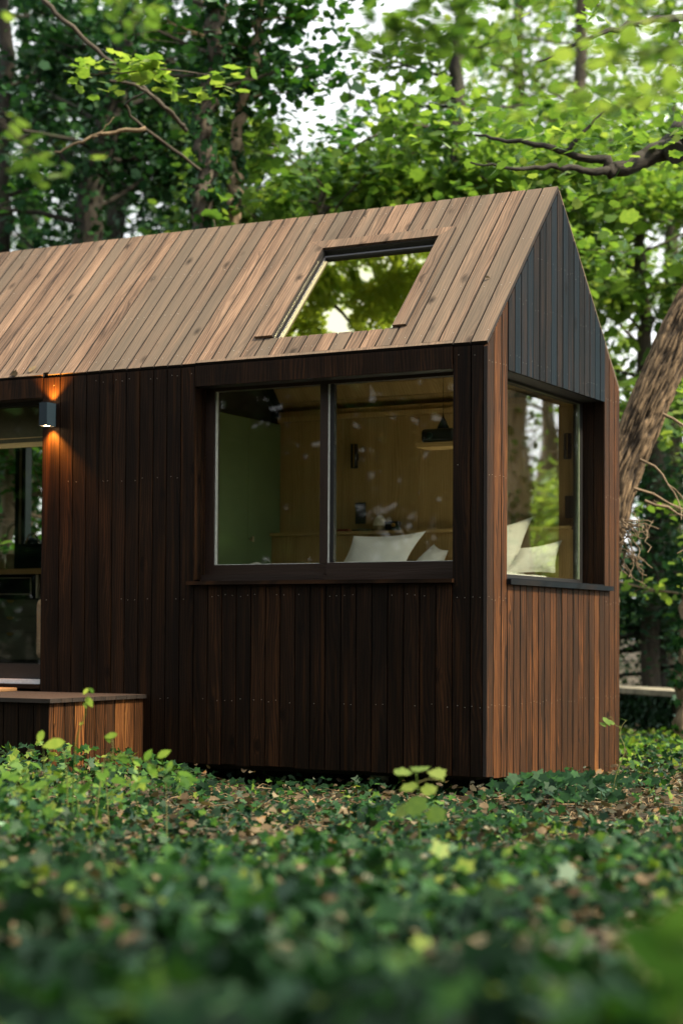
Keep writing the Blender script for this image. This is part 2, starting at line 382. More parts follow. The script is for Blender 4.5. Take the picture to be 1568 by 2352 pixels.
# --- long wall (y=0) boards
FR_LONG = ((0, 0, 0), (1, 0, 0), (0, 0, 1), (0, -1, 0))
low = list(np.linspace(-.213, -1.949, 18)); mid = list(np.linspace(-1.949, -2.972, 11)); 
edges = [-.0235, -.101]+low+mid[1:]+[-3.114]
far = list(np.linspace(-5.3, XL, 19))
mb = MB(); G = .0036
DOOR_L = -5.3
scr = []
def screws(mb, pts, n, r=.0032, mi=1):
    n = np.array(n, float); a = np.cross(n, (0.3, .2, 1)); a /= np.linalg.norm(a); b = np.cross(n, a)
    for p in pts:
        p = np.array(p, float)+n*.0012; i0 = len(mb.v)
        for k in range(6): mb.v.append(p+(a*math.cos(k*PI/3)+b*math.sin(k*PI/3))*r)
        q = list(range(i0, i0+6))
        mb.face(q, None, mi)
for (a, b) in cols(edges)+cols(far):
    xm = (a+b)/2; o = random.uniform(-.0012, .0012)
    fr = ((0, -o, 0), (1, 0, 0), (0, 0, 1), (0, -1, 0))
    zb = random.uniform(-.006, .004)
    if xm > -.213 or xm < -1.949: segs = [(zb, 2.428)]
    else: segs = [(zb, 1.082)]
    for z0, z1 in segs:
        t0 = random.random()**1.5
        mb.plank([(a+G, z0), (b-G, z0), (b-G, z1), (a+G, z1)], fr, .022, tone=t0)
    for zz in (.39, 1.02 if -.213 > xm > -1.949 else 1.0, 1.75, 2.38):
        if zz > segs[0][1]: continue
        for q in ((a+b)/2-.022, (a+b)/2+.024):
            if random.random() < .5: screws(mb, [(q+random.uniform(-.006, .006), -o, zz+random.uniform(-.008, .008))], (0, -1, 0), .0026)
# fascia boards over the openings
for x0, x1 in ((-1.949, -.213), (DOOR_L, -3.114)):
    mb.plank([(x0+G, 2.305), (x1-G, 2.305), (x1-G, 2.431), (x0+G, 2.431)], ((0, -.004, 0), (1, 0, 0), (0, 0, 1), (0, -1, 0)), .022, tone=.75)
# lining boards in the jambs
JD = .12
for x, s_ in ((-1.949, 1), (-.213, -1), (-3.114, -1), (DOOR_L, 1)):
    z0 = 1.12 if x > -2 else .44
    for y0, y1 in ((.003, .072), (.076, JD)):
        mb.plank([(y0, z0), (y1, z0), (y1, 2.33), (y0, 2.33)], ((x, 0, 0), (0, 1, 0), (0, 0, 1), (s_, 0, 0)), .018, tone=.9)
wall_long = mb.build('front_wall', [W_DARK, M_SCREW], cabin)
# sheathing behind the boards
mb = MB()
def wallbox(x0, x1, z0, z1, y0=.0255, y1=.11): mb.box((x0, y0, z0), (x1, y1, z1))
wallbox(-.212, -.03, .03, 2.40); wallbox(-1.97+.0, -.213, .03, 1.07); wallbox(-3.096, -1.972, .03, 2.40); wallbox(XL+.03, DOOR_L-.02, .03, 2.40)
wallbox(-1.9715, -.2125, 2.334, 2.4); wallbox(DOOR_L-.018, -3.0975, 2.334, 2.4)
wallbox(DOOR_L-.018, -3.0975, .03, .41)
mb.build('wall_core', M_SHEATH, cabin)
mb = MB()   # black soffit lining of the openings
mb.box((-1.948, .004, 2.3055), (-.215, .135, 2.332)); mb.build('window_soffit', M_BLACK, cabin); mb = MB(); mb.box((DOOR_L+.002, .004, 2.3055), (-3.116, .135, 2.332))
mb.build('door_soffit', M_BLACK, cabin)

# --- gable wall (x=0)
def roof_z(y, off=0): # outer roof surface height above y
    return (H+(HR-H)*y/YA if y <= YA else HR-(HR-H)*(y-YA)/(W-YA)) - off
FRG = lambda o: ((-.0+o, 0, 0), (0, 1, 0), (0, 0, 1), (1, 0, 0))
ge = [-.0005, .093, .205, .292]+list(np.linspace(.292, 1.912, 18))[1:]+[2.0, 2.105, 2.207]
zb = lambda y: -.006-.045*max(0, y)-.0*y
mbl, mbu = MB(), MB()
TH = .031
for (a, b) in cols(ge):
    ym = (a+b)/2; o = random.uniform(-.0013, .0013)
    def top(a, b):
        t = [(b, roof_z(b, TH)), (a, roof_z(a, TH))]
        if a < YA < b: t = [(b, roof_z(b, TH)), (YA, HR-TH), (a, roof_z(a, TH))]
        return t
    a2, b2 = a+.0053, b-.0053
    if a < 0: a2 = a
    jb = random.uniform(-.008, .006)
    if ym < .292 or ym > 1.912:
        mbl.plank([(a2, zb(a2)+jb), (b2, zb(b2)+jb)]+top(a2, b2), FRG(o), .022, tone=random.random()*.8, side=2)
        for zz in (.39, 1.0, 1.7, 2.34):
            for q in (a+.025, b-.025): screws(mbl, [(o, q, zz+random.uniform(-.012, .012))], (1, 0, 0), .0024)
    else:
        mbl.plank([(a2, zb(a2)+jb), (b2, zb(b2)+jb), (b2, 1.088), (a2, 1.088)], FRG(o), .022, tone=random.random(), side=2)
        mbu.plank([(a2, 2.322), (b2, 2.322)]+top(a2, b2), FRG(.004+o), .022, tone=random.random(), side=2)
        for zz in (.39,):
            for q in (a+.025, b-.025):
                if random.random() < .6: screws(mbl, [(o, q, zz+random.uniform(-.012, .012))], (1, 0, 0), .0022)
        for zz in (2.40, 2.75, 3.05):
            if zz < roof_z(ym, .1):
                for q in (a+.025, b-.025):
                    if random.random() < .6: screws(mbu, [(.004+o, q, zz+random.uniform(-.02, .02))], (1, 0, 0), .0019)
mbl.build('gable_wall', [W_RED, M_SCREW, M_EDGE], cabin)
gu = mbu.build('gable_cladding', [W_SLATE, M_SCREW, M_EDGE], cabin); gu['label'] = 'worn boards above the gable window, blue black sky sheen painted in'
mb = MB()  # jamb linings + core of gable
for y0, s_ in ((1.912, -1), (.292, 1)):
    mb = MB()
    for x0, x1 in ((-.075, -.003), (-.15, -.079)):
        mb.plank([(x0, 1.10), (x1, 1.10), (x1, 2.325), (x0, 2.325)], ((0, y0, 0), (1, 0, 0), (0, 0, 1), (0, s_, 0)), .018, tone=.45)
    mb.build('window_lining', W_DARK, cabin)
mb = MB()
def gbox(y0, y1, z0, z1, x0=-.11, x1=-.0265): mb.box((x0, y0, z0), (x1, y1, z1))
gbox(.03, .272, .03, 2.42); gbox(.273, 1.931, .03, 1.07); gbox(1.932, 2.18, .03, 2.42); gbox(.2735, 1.9305, 2.345, 2.42)
mb.plank([(.05, 2.422), (2.15, 2.422), (1.09, 3.50)], ((-.027, 0, 0), (0, 1, 0), (0, 0, 1), (1, 0, 0)), .08)
mb.build('gable_core', M_SHEATH, cabin)
mb = MB(); mb.box((-.16, .2925, 2.3255), (-.004, 1.9115, 2.344)); mb.build('gable_window_soffit', M_BLACK, cabin)
# back wall + far gable
mb = MB()
for (a, b) in cols(list(np.linspace(-.03, XL, 68))):
    xm = (a+b)/2
    if -5.6 < xm < -4.1:
        mb.plank([(a+G, -.05), (b-G, -.05), (b-G, 1.30), (a+G, 1.30)], ((0, W, 0), (1, 0, 0), (0, 0, 1), (0, 1, 0)), .022)
        mb.plank([(a+G, 2.30), (b-G, 2.30), (b-G, 2.42), (a+G, 2.42)], ((0, W, 0), (1, 0, 0), (0, 0, 1), (0, 1, 0)), .022)
    else: mb.plank([(a+G, -.05), (b-G, -.05), (b-G, 2.42), (a+G, 2.42)], ((0, W, 0), (1, 0, 0), (0, 0, 1), (0, 1, 0)), .022)
mb.build('back_wall', W_DARK, cabin)
mb = MB()
mb.box((-4.08, 2.045, .03), (-.11, 2.18, 2.4)); mb.box((XL+.03, 2.045, .03), (-5.62, 2.18, 2.4)); mb.box((-5.62, 2.05, .03), (-4.08, 2.18, 1.29)); mb.box((-5.62, 2.05, 2.3), (-4.08, 2.18, 2.4))
mb.plank([(.02, -.03), (2.18, -.03), (2.18, 2.40), (1.09, 3.5), (.02, 2.40)], ((XL+.02, 0, 0), (0, 1, 0), (0, 0, 1), (-1, 0, 0)), .08)
mb.build('back_wall_core', M_SHEATH, cabin)

# --- roof
pit_f = math.atan2(HR-H, YA); SL = math.hypot(YA, HR-H)
nf = (0, -math.sin(pit_f), math.cos(pit_f)); lf = (0, math.cos(pit_f), math.sin(pit_f))
pit_b = math.atan2(HR-H, W-YA); SB = math.hypot(W-YA, HR-H)
nb = (0, math.sin(pit_b), math.cos(pit_b)); lb = (0, -math.cos(pit_b), math.sin(pit_b))
roofE = [.002, -.104]+low+mid[1:]+list(np.linspace(-2.972, XL-.03, 41))[1:]
SX0, SX1, SS0, SS1 = -1.483, -.665, .200, 1.115
mb = MB()
for (a, b) in cols(roofE):
    xm = (a+b)/2; o = random.uniform(-.0015, .0015)
    fr = (np.array((0, 0, H))+np.array(nf)*o, (1, 0, 0), lf, nf); a2, b2 = a+.0055, b-.0055
    t0 = random.random()
    full = [(0.0, SL-.001)]
    if b > SX0-.02 and a < SX1+.02: full = [(0., SS0-.004), (SS1+.02, SL-.001)]
    cap = (-1.949 < xm < -.213) or (DOOR_L < xm < -3.114)
    for s0, s1 in full:
        if s0 == 0 and cap: s0 = .026
        mb.plank([(a2, s0), (b2, s0), (b2, s1), (a2, s1)], fr, .024, tone=t0 if s0 < .5 else random.random(), side=2)
        for sv in (.09, .55, 1.0, 1.46):
            if s0+.02 < sv < s1-.02:
                for q in (a+.028, b-.028):
                    if random.random() < .55: screws(mb, [np.array((q, 0, H))+np.array(lf)*(sv+random.uniform(-.015, .015))+np.array(nf)*o], nf, .0028)
for x0, x1 in ((-1.949, -.213), (DOOR_L, -3.114)):
    mb.plank([(x0+G, 0), (x1-G, 0), (x1-G, .023), (x0+G, .023)], (np.array((0, -.003, H))+np.array(nf)*.001, (1, 0, 0), lf, nf), .024, tone=.9, side=2)
for (a, b) in cols(roofE):
    mb.plank([(a+G, 0), (b-G, 0), (b-G, SB-.03), (a+G, SB-.03)], ((0, W, H), (1, 0, 0), lb, nb), .024)
mb.build('roof', [W_ROOF, M_SCREW, M_EDGE], cabin)
mb = MB()   # roof core (black membrane) with the skylight hole, oak ceiling beneath
for (x0, x1, s0, s1) in ((XL+.0, SX0-.012, .03, SL-.01), (SX0-.012, SX1+.012, .03, SS0-.02), (SX0-.012, SX1+.012, SS1+.012, SL-.01), (SX1+.012, -.028, .03, SL-.01)):
    mb.plank([(x0, s0), (x1, s0), (x1, s1), (x0, s1)], ((0, 0, H), (1, 0, 0), lf, nf) if False else (np.array((0, 0, H))-np.array(nf)*.0265, (1, 0, 0), lf, nf), .07)
mb.plank([(XL, .03), (-.028, .03), (-.028, SB-.10), (XL, SB-.10)], (np.array((0, W, H))-np.array(nb)*.0265, (1, 0, 0), lb, nb), .07)
mb.build('roof_core', M_SHEATH, cabin)
mb = MB()
oc = (np.array((0, 0, H))-np.array(nf)*.1)
for k in range(13):
    s0, s1 = .015+k*.125, .015+(k+1)*.125-.004
    if s1 > SL-.06: break
    segs = [(-2.53, -.115)]
    if s1 > SS0-.02 and s0 < SS1+.02: segs = [(-2.53, SX0-.02), (SX1+.02, -.115)]
    for x0, x1 in segs: mb.plank([(x0, s0), (x1, s0), (x1, s1), (x0, s1)], (oc, (1, 0, 0), lf, nf), .012)
ob = (np.array((0, W, H))-np.array(nb)*.1)
for k in range(13):
    s0, s1 = .015+k*.125, .015+(k+1)*.125-.004
    if s1 > SB-.06: break
    mb.plank([(-2.53, s0), (-.115, s0), (-.115, s1), (-2.53, s1)], (ob, (1, 0, 0), lb, nb), .012)
ceil = mb.build('oak_ceiling', W_OAK, cabin)

# --- skylight
sk = bpy.data.objects.new('skylight', None); C.objects.link(sk); sk.parent = cabin
def on_roof(x, s, h=0): return np.array((x, 0, H))+np.array(lf)*s+np.array(nf)*h
mb = MB()
FS = lambda h: (np.array((0, 0, H))+np.array(nf)*h, (1, 0, 0), lf, nf)
mb.plank([(-1.606, .203), (SX0, .203), (SX0, SS1), (-1.606, 1.2)], FS(.018), .017, tone=.85, side=1)
mb.plank([(SX1, .203), (-.577, .203), (-.577, 1.2), (SX1, SS1)], FS(.018), .017, tone=.35, side=1)
mb.plank([(-1.606, 1.2015), (SX0, SS1+.0015), (SX1, SS1+.0015), (-.577, 1.2015)], FS(.0178), .017, tone=.6)
fo = mb.build('skylight_trim', [W_ROOF, M_EDGE], sk)
mb = MB()
mb.plank([(SX0-.01, SS0+.004), (SX0+.006, SS0+.004), (SX0+.006, SS1), (SX0-.01, SS1)], FS(.0005), .09)
mb.plank([(SX1-.006, SS0+.004), (SX1+.01, SS0+.004), (SX1+.01, SS1), (SX1-.006, SS1)], FS(.0005), .09)
mb.plank([(SX0+.0065, SS1-.006), (SX1-.0065, SS1-.006), (SX1-.0065, SS1+.01), (SX0+.0065, SS1+.01)], FS(.0004), .09)
mb.plank([(SX0+.007, SS0-.002), (SX1-.007, SS0-.002), (SX1-.007, SS0+.004), (SX0+.007, SS0+.004)], FS(-.02), .07)
mb.build('skylight_reveal', M_BLACK, sk)
mb = MB()
mb.plank([(SX0+.02, SS1-.052), (SX1-.008, SS1-.052), (SX1-.008, SS1-.035), (SX0+.02, SS1-.035)], FS(-.022), .02)
mb.plank([(SX0+.014, SS0+.006), (SX0+.024, SS0+.006), (SX0+.024, SS1-.03), (SX0+.014, SS1-.03)], FS(-.024), .02)
mb.build('skylight_sash', plain('grey_blue_sash', (.022, .025, .034), .45), sk)
mb = MB(); mb.plank([(SX0+.008, SS0+.006), (SX1-.008, SS0+.006), (SX1-.008, SS1-.008), (SX0+.008, SS1-.008)], FS(-.038), .008)
mb.build('skylight_pane', M_SKYG, sk)

# --- long window
win = bpy.data.objects.new('front_window', None); C.objects.link(win); win.parent = cabin
mb = MB()
x0, x1 = -1.949, -.213
YF = .121
mb.box((x0+.001, YF, 1.135), (-1.885, .18, 2.3315)); mb.box((-1.884, YF+.001, 2.285), (x1-.052, .18, 2.3315))
mb.box((-1.884, YF+.0, 1.135), (-1.086, .18, 1.212), along=0); mb.box((-1.0855, YF-.012, 1.135), (x1-.001, .18, 1.215), along=0)
mb.box((-1.137, YF-.003, 1.2125), (-1.0865, .18, 2.2845)); mb.box((-.264, YF-.002, 1.2155), (x1-.001, .18, 2.3315))
mb.box((x0+.002, .078, 1.112), (-1.086, YF-.001, 1.150), along=0)
mb.box((-1.0855, .078, 1.112), (x1-.002, YF-.013, 1.142), along=0)
mb.build('window_frame', M_FRAME, win)
mb = MB(); mb.box((-1.884, .135, 1.2125), (-1.876, .155, 2.284)); mb.box((-1.086, .125, 1.2155), (-1.076, .15, 2.284)); mb.box((-1.875, .135, 1.2125), (-1.138, .15, 1.2155)); mb.box((-1.075, .135, 1.2157), (-.265, .15, 1.2187))
mb.build('glazing_spacer', M_SPACER, win)
mb = MB(); mb.box((-1.074, .128, 1.219), (-1.048, .16, 2.284)); mb.build('sash_edge', M_BLKPL, win)
mb = MB(); mb.box((-1.884, .140, 1.2156), (-1.1375, .147, 2.2845)); mb.build('window_pane', M_GLASS, win)
mb = MB(); mb.box((-1.0475, .140, 1.219), (-.2645, .147, 2.2845)); mb.build('window_pane', M_GLASS, win)
mb = MB(); mb.plank([(-1.988, -.028), (-.201, -.028), (-.201, .12), (-1.988, .12)], ((0, 0, 1.109), (1, 0, 0), (0, 1, 0), (0, 0, 1)), .022, tone=.9, off=(3, 3))
# re-orient grain along x: swap
mb.uv = [(v, u) for u, v in mb.uv]
sl = mb.build('window_sill', W_DARK, win)

# --- gable window
gw = bpy.data.objects.new('gable_window', None); C.objects.link(gw); gw.parent = cabin
mb = MB()
mb.box((-.20, 1.862, 1.155), (-.1515, 1.911, 2.3245)); mb.box((-.20, .293, 1.155), (-.1515, .345, 2.3245))
mb.box((-.20, .3455, 2.31), (-.152, 1.8615, 2.3245), along=1); mb.box((-.20, .293, 1.10), (-.1512, 1.911, 1.1545), along=1)
mb.build('window_frame', M_BLACK, gw)
mb = MB(); mb.box((-.172, 1.849, 1.157), (-.155, 1.8615, 2.309)); mb.build('glazing_spacer', plain('green_glass_edge', (.16, .2, .13), .3), gw)
mb = MB(); mb.box((-.168, .3455, 1.157), (-.161, 1.8485, 2.3095)); mb.build('window_pane', M_GLASSG, gw)
mb = MB()
mb.plank([(.286, -.15), (1.909, -.15), (1.909, .0), (.286, .0)], ((0, 0, 1.122), (0, 1, 0), (1, 0, 0), (0, 0, 1)), .024, tone=.3)
mb.plank([(.278, .0005), (2.012, .0005), (2.012, .03), (.278, .03)], ((0, 0, 1.113), (0, 1, 0), (1, 0, 0), (0, 0, 1)), .030, tone=.3)
mb.uv = [(v, u) for u, v in mb.uv]
mb.build('window_sill', W_SLATE, gw)

# --- door
door = bpy.data.objects.new('glass_door', None); C.objects.link(door); door.parent = cabin
mb = MB()
mb.box((DOOR_L+.002, YF, .487), (-3.116, .18, .585), along=0); mb.box((DOOR_L+.002, YF+.001, 2.275), (-3.116, .18, 2.3315), along=0)
mb.box((DOOR_L+.002, YF+.002, .5855), (DOOR_L+.06, .18, 2.2745)); mb.box((-3.15, YF+.002, .5855), (-3.116, .18, 2.2745)); mb.box((-4.32, YF+.003, .5857), (-4.24, .18, 2.2743))
mb.build('door_frame', M_BLKPL, door)
mb = MB(); mb.box((DOOR_L+.061, .140, .586), (-4.3205, .147, 2.2745)); mb.box((-4.2395, .140, .586), (-3.1505, .147, 2.2745)); mb.build('door_pane', M_GLASS, door)
mb = MB(); mb.box((DOOR_L+.003, .05, .458), (-3.117, .12, .4865), along=0); mb.build('threshold', M_WHITE, door)
mb = MB(); mb.box((DOOR_L+.003, .0, .43), (-3.117, .12, .4575), along=0, tone=.9); mb.build('door_sill', W_DARK, door)
mb = MB(); mb.box((-5.24, .19, 2.09), (-3.16, .2, 2.28)); mb.box((-5.24, .188, 2.045), (-3.16, .202, 2.0895)); 
mb.build('roller_blind', M_FABRIC, door)
mb = MB(); mb.box((-5.24, .184, 2.012), (-3.16, .206, 2.044), along=0); mb.lathe((-5.24, .2, 2.075), [(.013, 0), (.013, 2.08)], 10, axis=0)
mb.build('blind_rail', W_OAK, door)

# --- feet
for x in (-.755, -2.6, -4.6, -6.6):
    for y in (.18, 2.0):
        mb = MB(); mb.box((x-.05, y-.03, -.045), (x+.05, y+.03, -.035)); mb.box((x-.0, y-.03, -.24), (x+.04, y+.03, -.0455)); mb.build('steel_foot', M_STEEL, cabin)
mb = MB(); mb.box((XL+.05, .12, -.034), (-.12, 2.1, .02)); mb.build('floor_deck', M_SHEATH, cabin)

# --- interior shell
mb = MB()
for xa, xb in ((-2.53, -2.0), (-1.997, -1.403), (-1.4, -.78), (-.777, -.215)): mb.plank([(xa, .45), (xb, .45), (xb, 2.40), (xa, 2.40)], ((0, 2.02, 0), (1, 0, 0), (0, 0, 1), (0, -1, 0)), .015, tone=.5)
mb.plank([(-2.53, 2.325), (-.215, 2.325), (-.215, 2.36), (-2.53, 2.36)], ((0, 2.001, 0), (1, 0, 0), (0, 0, 1), (0, -1, 0)), .018, tone=1.)
mb.plank([(-2.53, 2.317), (-.215, 2.317), (-.215, 2.3245), (-2.53, 2.3245)], ((0, 2.012, 0), (1, 0, 0), (0, 0, 1), (0, -1, 0)), .006, tone=0.)
mb.box((-2.53, .13, .44), (-.2, 2.02, .452), along=0)
mb.box((-2.53, .182, .453), (-.205, .192, 1.12), along=0); mb.box((-2.53, .182, 1.121), (-1.96, .192, 2.36)); mb.box((-1.9595, .182, 2.29), (-.205, .192, 2.40), along=0)
mb.box((-.215, .193, .453), (-.205, 2.0, 1.15), along=1); mb.plank([(.193, 2.335), (2.0, 2.335), (2.0, 2.42), (1.09, 3.35), (.193, 2.42)], ((-.206, 0, 0), (0, 1, 0), (0, 0, 1), (1, 0, 0)), .01)
mb.build('oak_wall_lining', W_OAK, cabin)
mb = MB()
mb.box((XL+.1, .112, .44), (-2.54, 2.04, .452)); mb.plank([(XL+.1, .02), (-2.6, .02), (-2.6, SL-.05), (XL+.1, SL-.05)], (oc, (1, 0, 0), lf, nf), .01)
mb.plank([(XL+.1, .02), (-2.6, .02), (-2.6, SB-.05), (XL+.1, SB-.05)], (ob, (1, 0, 0), lb, nb), .01)
mb.plank([(.12, .45), (2.03, .45), (2.03, 2.4), (1.09, 3.38), (.12, 2.4)], ((-2.60, 0, 0), (0, 1, 0), (0, 0, 1), (1, 0, 0)), .02)  # added dark sheet standing in for the unlit opening above the wardrobe
mb.box((XL+.1, 2.03, .45), (-5.62, 2.045, 2.4)); mb.box((-4.08, 2.03, .45), (-2.62, 2.045, 2.4)); mb.box((-5.62, 2.035, .45), (-4.08, 2.046, 1.29))
mb.build('room_lining_with_shade_sheet', M_ROOM, cabin)
# back kitchen window
bw = bpy.data.objects.new('kitchen_window', None); C.objects.link(bw); bw.parent = cabin
mb = MB()
mb.box((-5.62, 2.07, 1.30), (-5.56, 2.15, 2.3)); mb.box((-4.14, 2.07, 1.30), (-4.085, 2.15, 2.3)); mb.box((-4.975, 2.07, 1.345), (-4.935, 2.15, 2.26)); mb.box((-4.915, 2.075, 1.345), (-4.875, 2.15, 2.26))
mb.box((-5.559, 2.07, 1.30), (-4.1405, 2.15, 1.344)); mb.box((-5.559, 2.07, 2.2605), (-4.1405, 2.15, 2.3))
mb.build('window_frame', M_TEAL, bw)
mb = MB(); mb.box((-4.934, 2.072, 1.345), (-4.916, 2.14, 2.26)); mb.build('glazing_spacer', M_SPACER, bw)

# --- wardrobe built in
mb = MB()
mb.box((-3.08, .2, .453), (-2.535, 2.019, 2.30))
for y0, y1 in ((.21, .66), (.664, 1.118), (1.122, 1.571), (1.575, 2.017)): mb.box((-2.5345, y0, .46), (-2.515, y1, 2.308))
wd = mb.build('wardrobe', M_GREEN); tag(wd, 'tall dark green wardrobe seen through the left pane of the front window', 'wardrobe')
mb = MB(); mb.lathe((-2.5145, 1.60, 1.455), [(.008, 0), (.008, .02)], 12, axis=0); mb.box((-2.4945, 1.59, 1.436), (-2.487, 1.612, 1.474)); h = mb.build('door_knob', M_CUP, wd)

# --- bed, headboard, pillows
bed = empty('bed', (-1.3, 1.1, .45), 'bed with a white duvet behind the front window', 'bed')
mb = MB(); mb.box((-2.3, .35, .453), (-.3, 1.84, .95)); inv(mb.build('bed_base', W_OAK), bed)
mb = MB(); nx, ny = 24, 20
def duv(u, v):
    x = -2.36+2.1*u; y = .32+1.5*v
    z = 1.19+.018*noise.noise(Vector((x*3, y*3, 1)))+.01*noise.noise(Vector((x*9, y*9, 4)))
    z += .085*math.exp(-((x+2.12)/.12)**2-((y-1.02)/.16)**2)
    e = min(u, 1-u, v*1.2, (1-v)*4); z -= .12*max(0, 1-e/.06)**2
    return (x, y, z)
for j in range(ny+1):
    for i in range(nx+1): mb.v.append(np.array(duv(i/nx, j/ny)))
for j in range(ny):
    for i in range(nx):
        a = j*(nx+1)+i; mb.face([a, a+1, a+nx+2, a+nx+1], None, 0, .5, True)
b0 = len(mb.v)
for j in range(ny+1):
    for i in range(nx+1): q = duv(i/nx, j/ny); mb.v.append(np.array((q[0], q[1], .951)))
for i in range(nx):
    mb.face([i, b0+i, b0+i+1, i+1], None, 0, .5); a = ny*(nx+1)+i; mb.face([a, a+1, b0+a+1, b0+a], None, 0, .5)
for j in range(ny):
    a = j*(nx+1); mb.face([a, a+nx+1, b0+a+nx+1, b0+a], None, 0, .5); a += nx; mb.face([a, b0+a, b0+a+nx+1, a+nx+1], None, 0, .5)
inv(mb.build('duvet', M_LINEN), bed)
mb = MB()
mb.box((-2.52, 1.90, .453), (-.215, 2.004, 1.488), tone=.7); mb.box((-2.52, 1.87, 1.489), (-.215, 2.004, 1.512), along=0, tone=.9)
hb = mb.build('headboard_shelf', W_OAK); tag(hb, 'oak headboard ledge running along the panelled wall behind the pillows', 'shelf')
def pillow(corners, th, label):
    """corners: bl, br, tr, tl world points; puffed surface"""
    c = [np.array(q, float) for q in corners]; mb = MB(); n = 14
    nn = np.cross(c[1]-c[0], c[3]-c[0]); nn /= np.linalg.norm(nn)
    seed = random.random()*50
    for side in (1, -1):
        for j in range(n+1):
            for i in range(n+1):
                u, v = i/n, j/n
                pu = u+.07*math.sin(PI*v)*(.5-u)*1.6; pv = v+.08*math.sin(PI*u)*(.5-v)*1.6
                p = (c[0]*(1-pu)+c[1]*pu)*(1-pv)+(c[3]*(1-pu)+c[2]*pu)*pv
                b = (max(0, math.sin(PI*u))*max(0, math.sin(PI*v)))**.42
                wr = .014*noise.noise(Vector((u*5+seed, v*3, side)))+.007*noise.noise(Vector((u*13+seed, v*9, side)))
                mb.v.append(p+nn*side*(th/2*b+wr*b))
    for sd in (0, 1):
        o = sd*(n+1)**2
        for j in range(n):
            for i in range(n):
                a = o+j*(n+1)+i; q = [a, a+1, a+n+2, a+n+1]
                mb.face(q if sd == 0 else q[::-1], None, 0, .5, True)
    o = mb.build('pillow', M_LINEN); tag(o, label, 'pillow', 'white pillows on the bed')
    return o
pillow([(-1.83, 1.55, 1.18), (-1.30, 1.55, 1.18), at(978, 1220, 12.15), at(812, 1231, 12.2)], .15, 'largest white pillow in the front window, corner pointing up to the right')
pillow([(-1.36, 1.66, 1.18), (-1.07, 1.66, 1.18), (-1.035, 1.72, 1.355), (-1.16, 1.76, 1.405)], .12, 'low white pillow half hidden behind the large one in the front window')
pillow([(-.90, 1.5, 1.18), (-.50, 1.62, 1.18), at(1223, 1187, 12.05), (-.86, 1.62, 1.47)], .13, 'upright white pillow at the left edge of the gable window, taller of its pair')
pillow([(-.56, 1.52, 1.18), at(1275, 1316, 11.85), at(1291, 1240, 11.95), (-.50, 1.68, 1.36)], .12, 'smaller white pillow right of the tall one in the gable window')
# --- objects on ledge
mb = MB(); mb.lathe((-1.663, 1.94, 1.5125), [(.030, 0), (.043, .012), (.046, .04)], 24); mb.build('x', M_CUP) if False else None
mb2 = MB(); mb2.lathe((-1.663, 1.94, 1.5125), [(.030, 0), (.043, .012), (.046, .035), (.0465, .036)], 40, mi=1)
mb2.lathe((-1.663, 1.94, 1.549), [(.046, 0), (.044, .03), (.034, .055), (.018, .068), (.016, .074), (.013, .074)], 44, mi=0, flute=.03, smooth=False)
o = mb2.build('vase', [plain('cream_ribbed_ceramic', (.72, .66, .52), .5), plain('sand_ceramic', (.36, .29, .14), .6)]); tag(o, 'small ribbed cream vase on the oak ledge beside the radio', 'vase')
rad = empty('radio', (-1.56, 1.94, 1.5125), 'small black radio with a round brass dial beside the cream vase', 'radio')
mb = MB(); mb.box((-1.612, 1.915, 1.5127), (-1.512, 1.965, 1.577)); o = inv(mb.build('radio_body', M_BLKPL, bevel=.004), rad)
mb = MB(); mb.lathe((-1.545, 1.9145, 1.55), [(.0145, 0), (.014, -.006), (.008, -.007)][::1], 20, axis=1); inv(mb.build('dial', M_BRASS), rad)
mb = MB()
for k in range(4): mb.lathe((-1.556+k*.009, 1.9145, 1.522), [(.0028, 0), (.0028, -.003)], 8, axis=1)
inv(mb.build('button', M_SPACER), rad)
mb = MB(); mb.box((-1.985, 1.90, 1.5127), (-1.89, 1.96, 1.524)); mb.box((-1.98, 1.905, 1.5242), (-1.9, 1.955, 1.530)); o = mb.build('book', M_RED); tag(o, 'small red book lying on the oak ledge left of the vase', 'book')
mb = MB(); mb.box((-1.86, 1.89, 1.5127), (-1.705, 1.965, 1.524)); o = mb.build('tablet', M_BLKPL, bevel=.002); tag(o, 'flat black tablet lying on the oak ledge beside the cream vase', 'tablet')
# wall sconces + socket panels
for x, lab in ((-1.875, 'black tubular wall lamp seen in the front window above the vase'), (-.275, 'black tubular wall lamp with brass inside seen in the gable window')):
    e = empty('wall_lamp', (x, 2.0, 1.96), lab, 'wall lamp', 'bedroom wall lamps')
    mb = MB(); mb.lathe((x, 1.955, 1.962), [(.026, 0), (.026, .17), (.023, .17)], 20); mb.box((x-.01, 1.978, 2.02), (x+.01, 2.0045, 2.07)); inv(mb.build('lamp_shade', M_BLKPL), e)
    mb = MB(); mb.box((x+.004, 1.926, 1.966), (x+.011, 1.9325, 2.128)); inv(mb.build('brass_strip', M_BRASS), e)
for x, lab in ((-1.846, 'black socket panel on the oak wall left of the vase'), (-.268, 'black socket panel on the oak wall seen in the gable window')):
    mb = MB(); mb.box((x-.04, 1.992, 1.57), (x+.04, 2.0045, 1.72)); o = mb.build('socket_panel', M_BLKPL, bevel=.003); tag(o, lab, 'socket panel', 'bedroom socket panels')
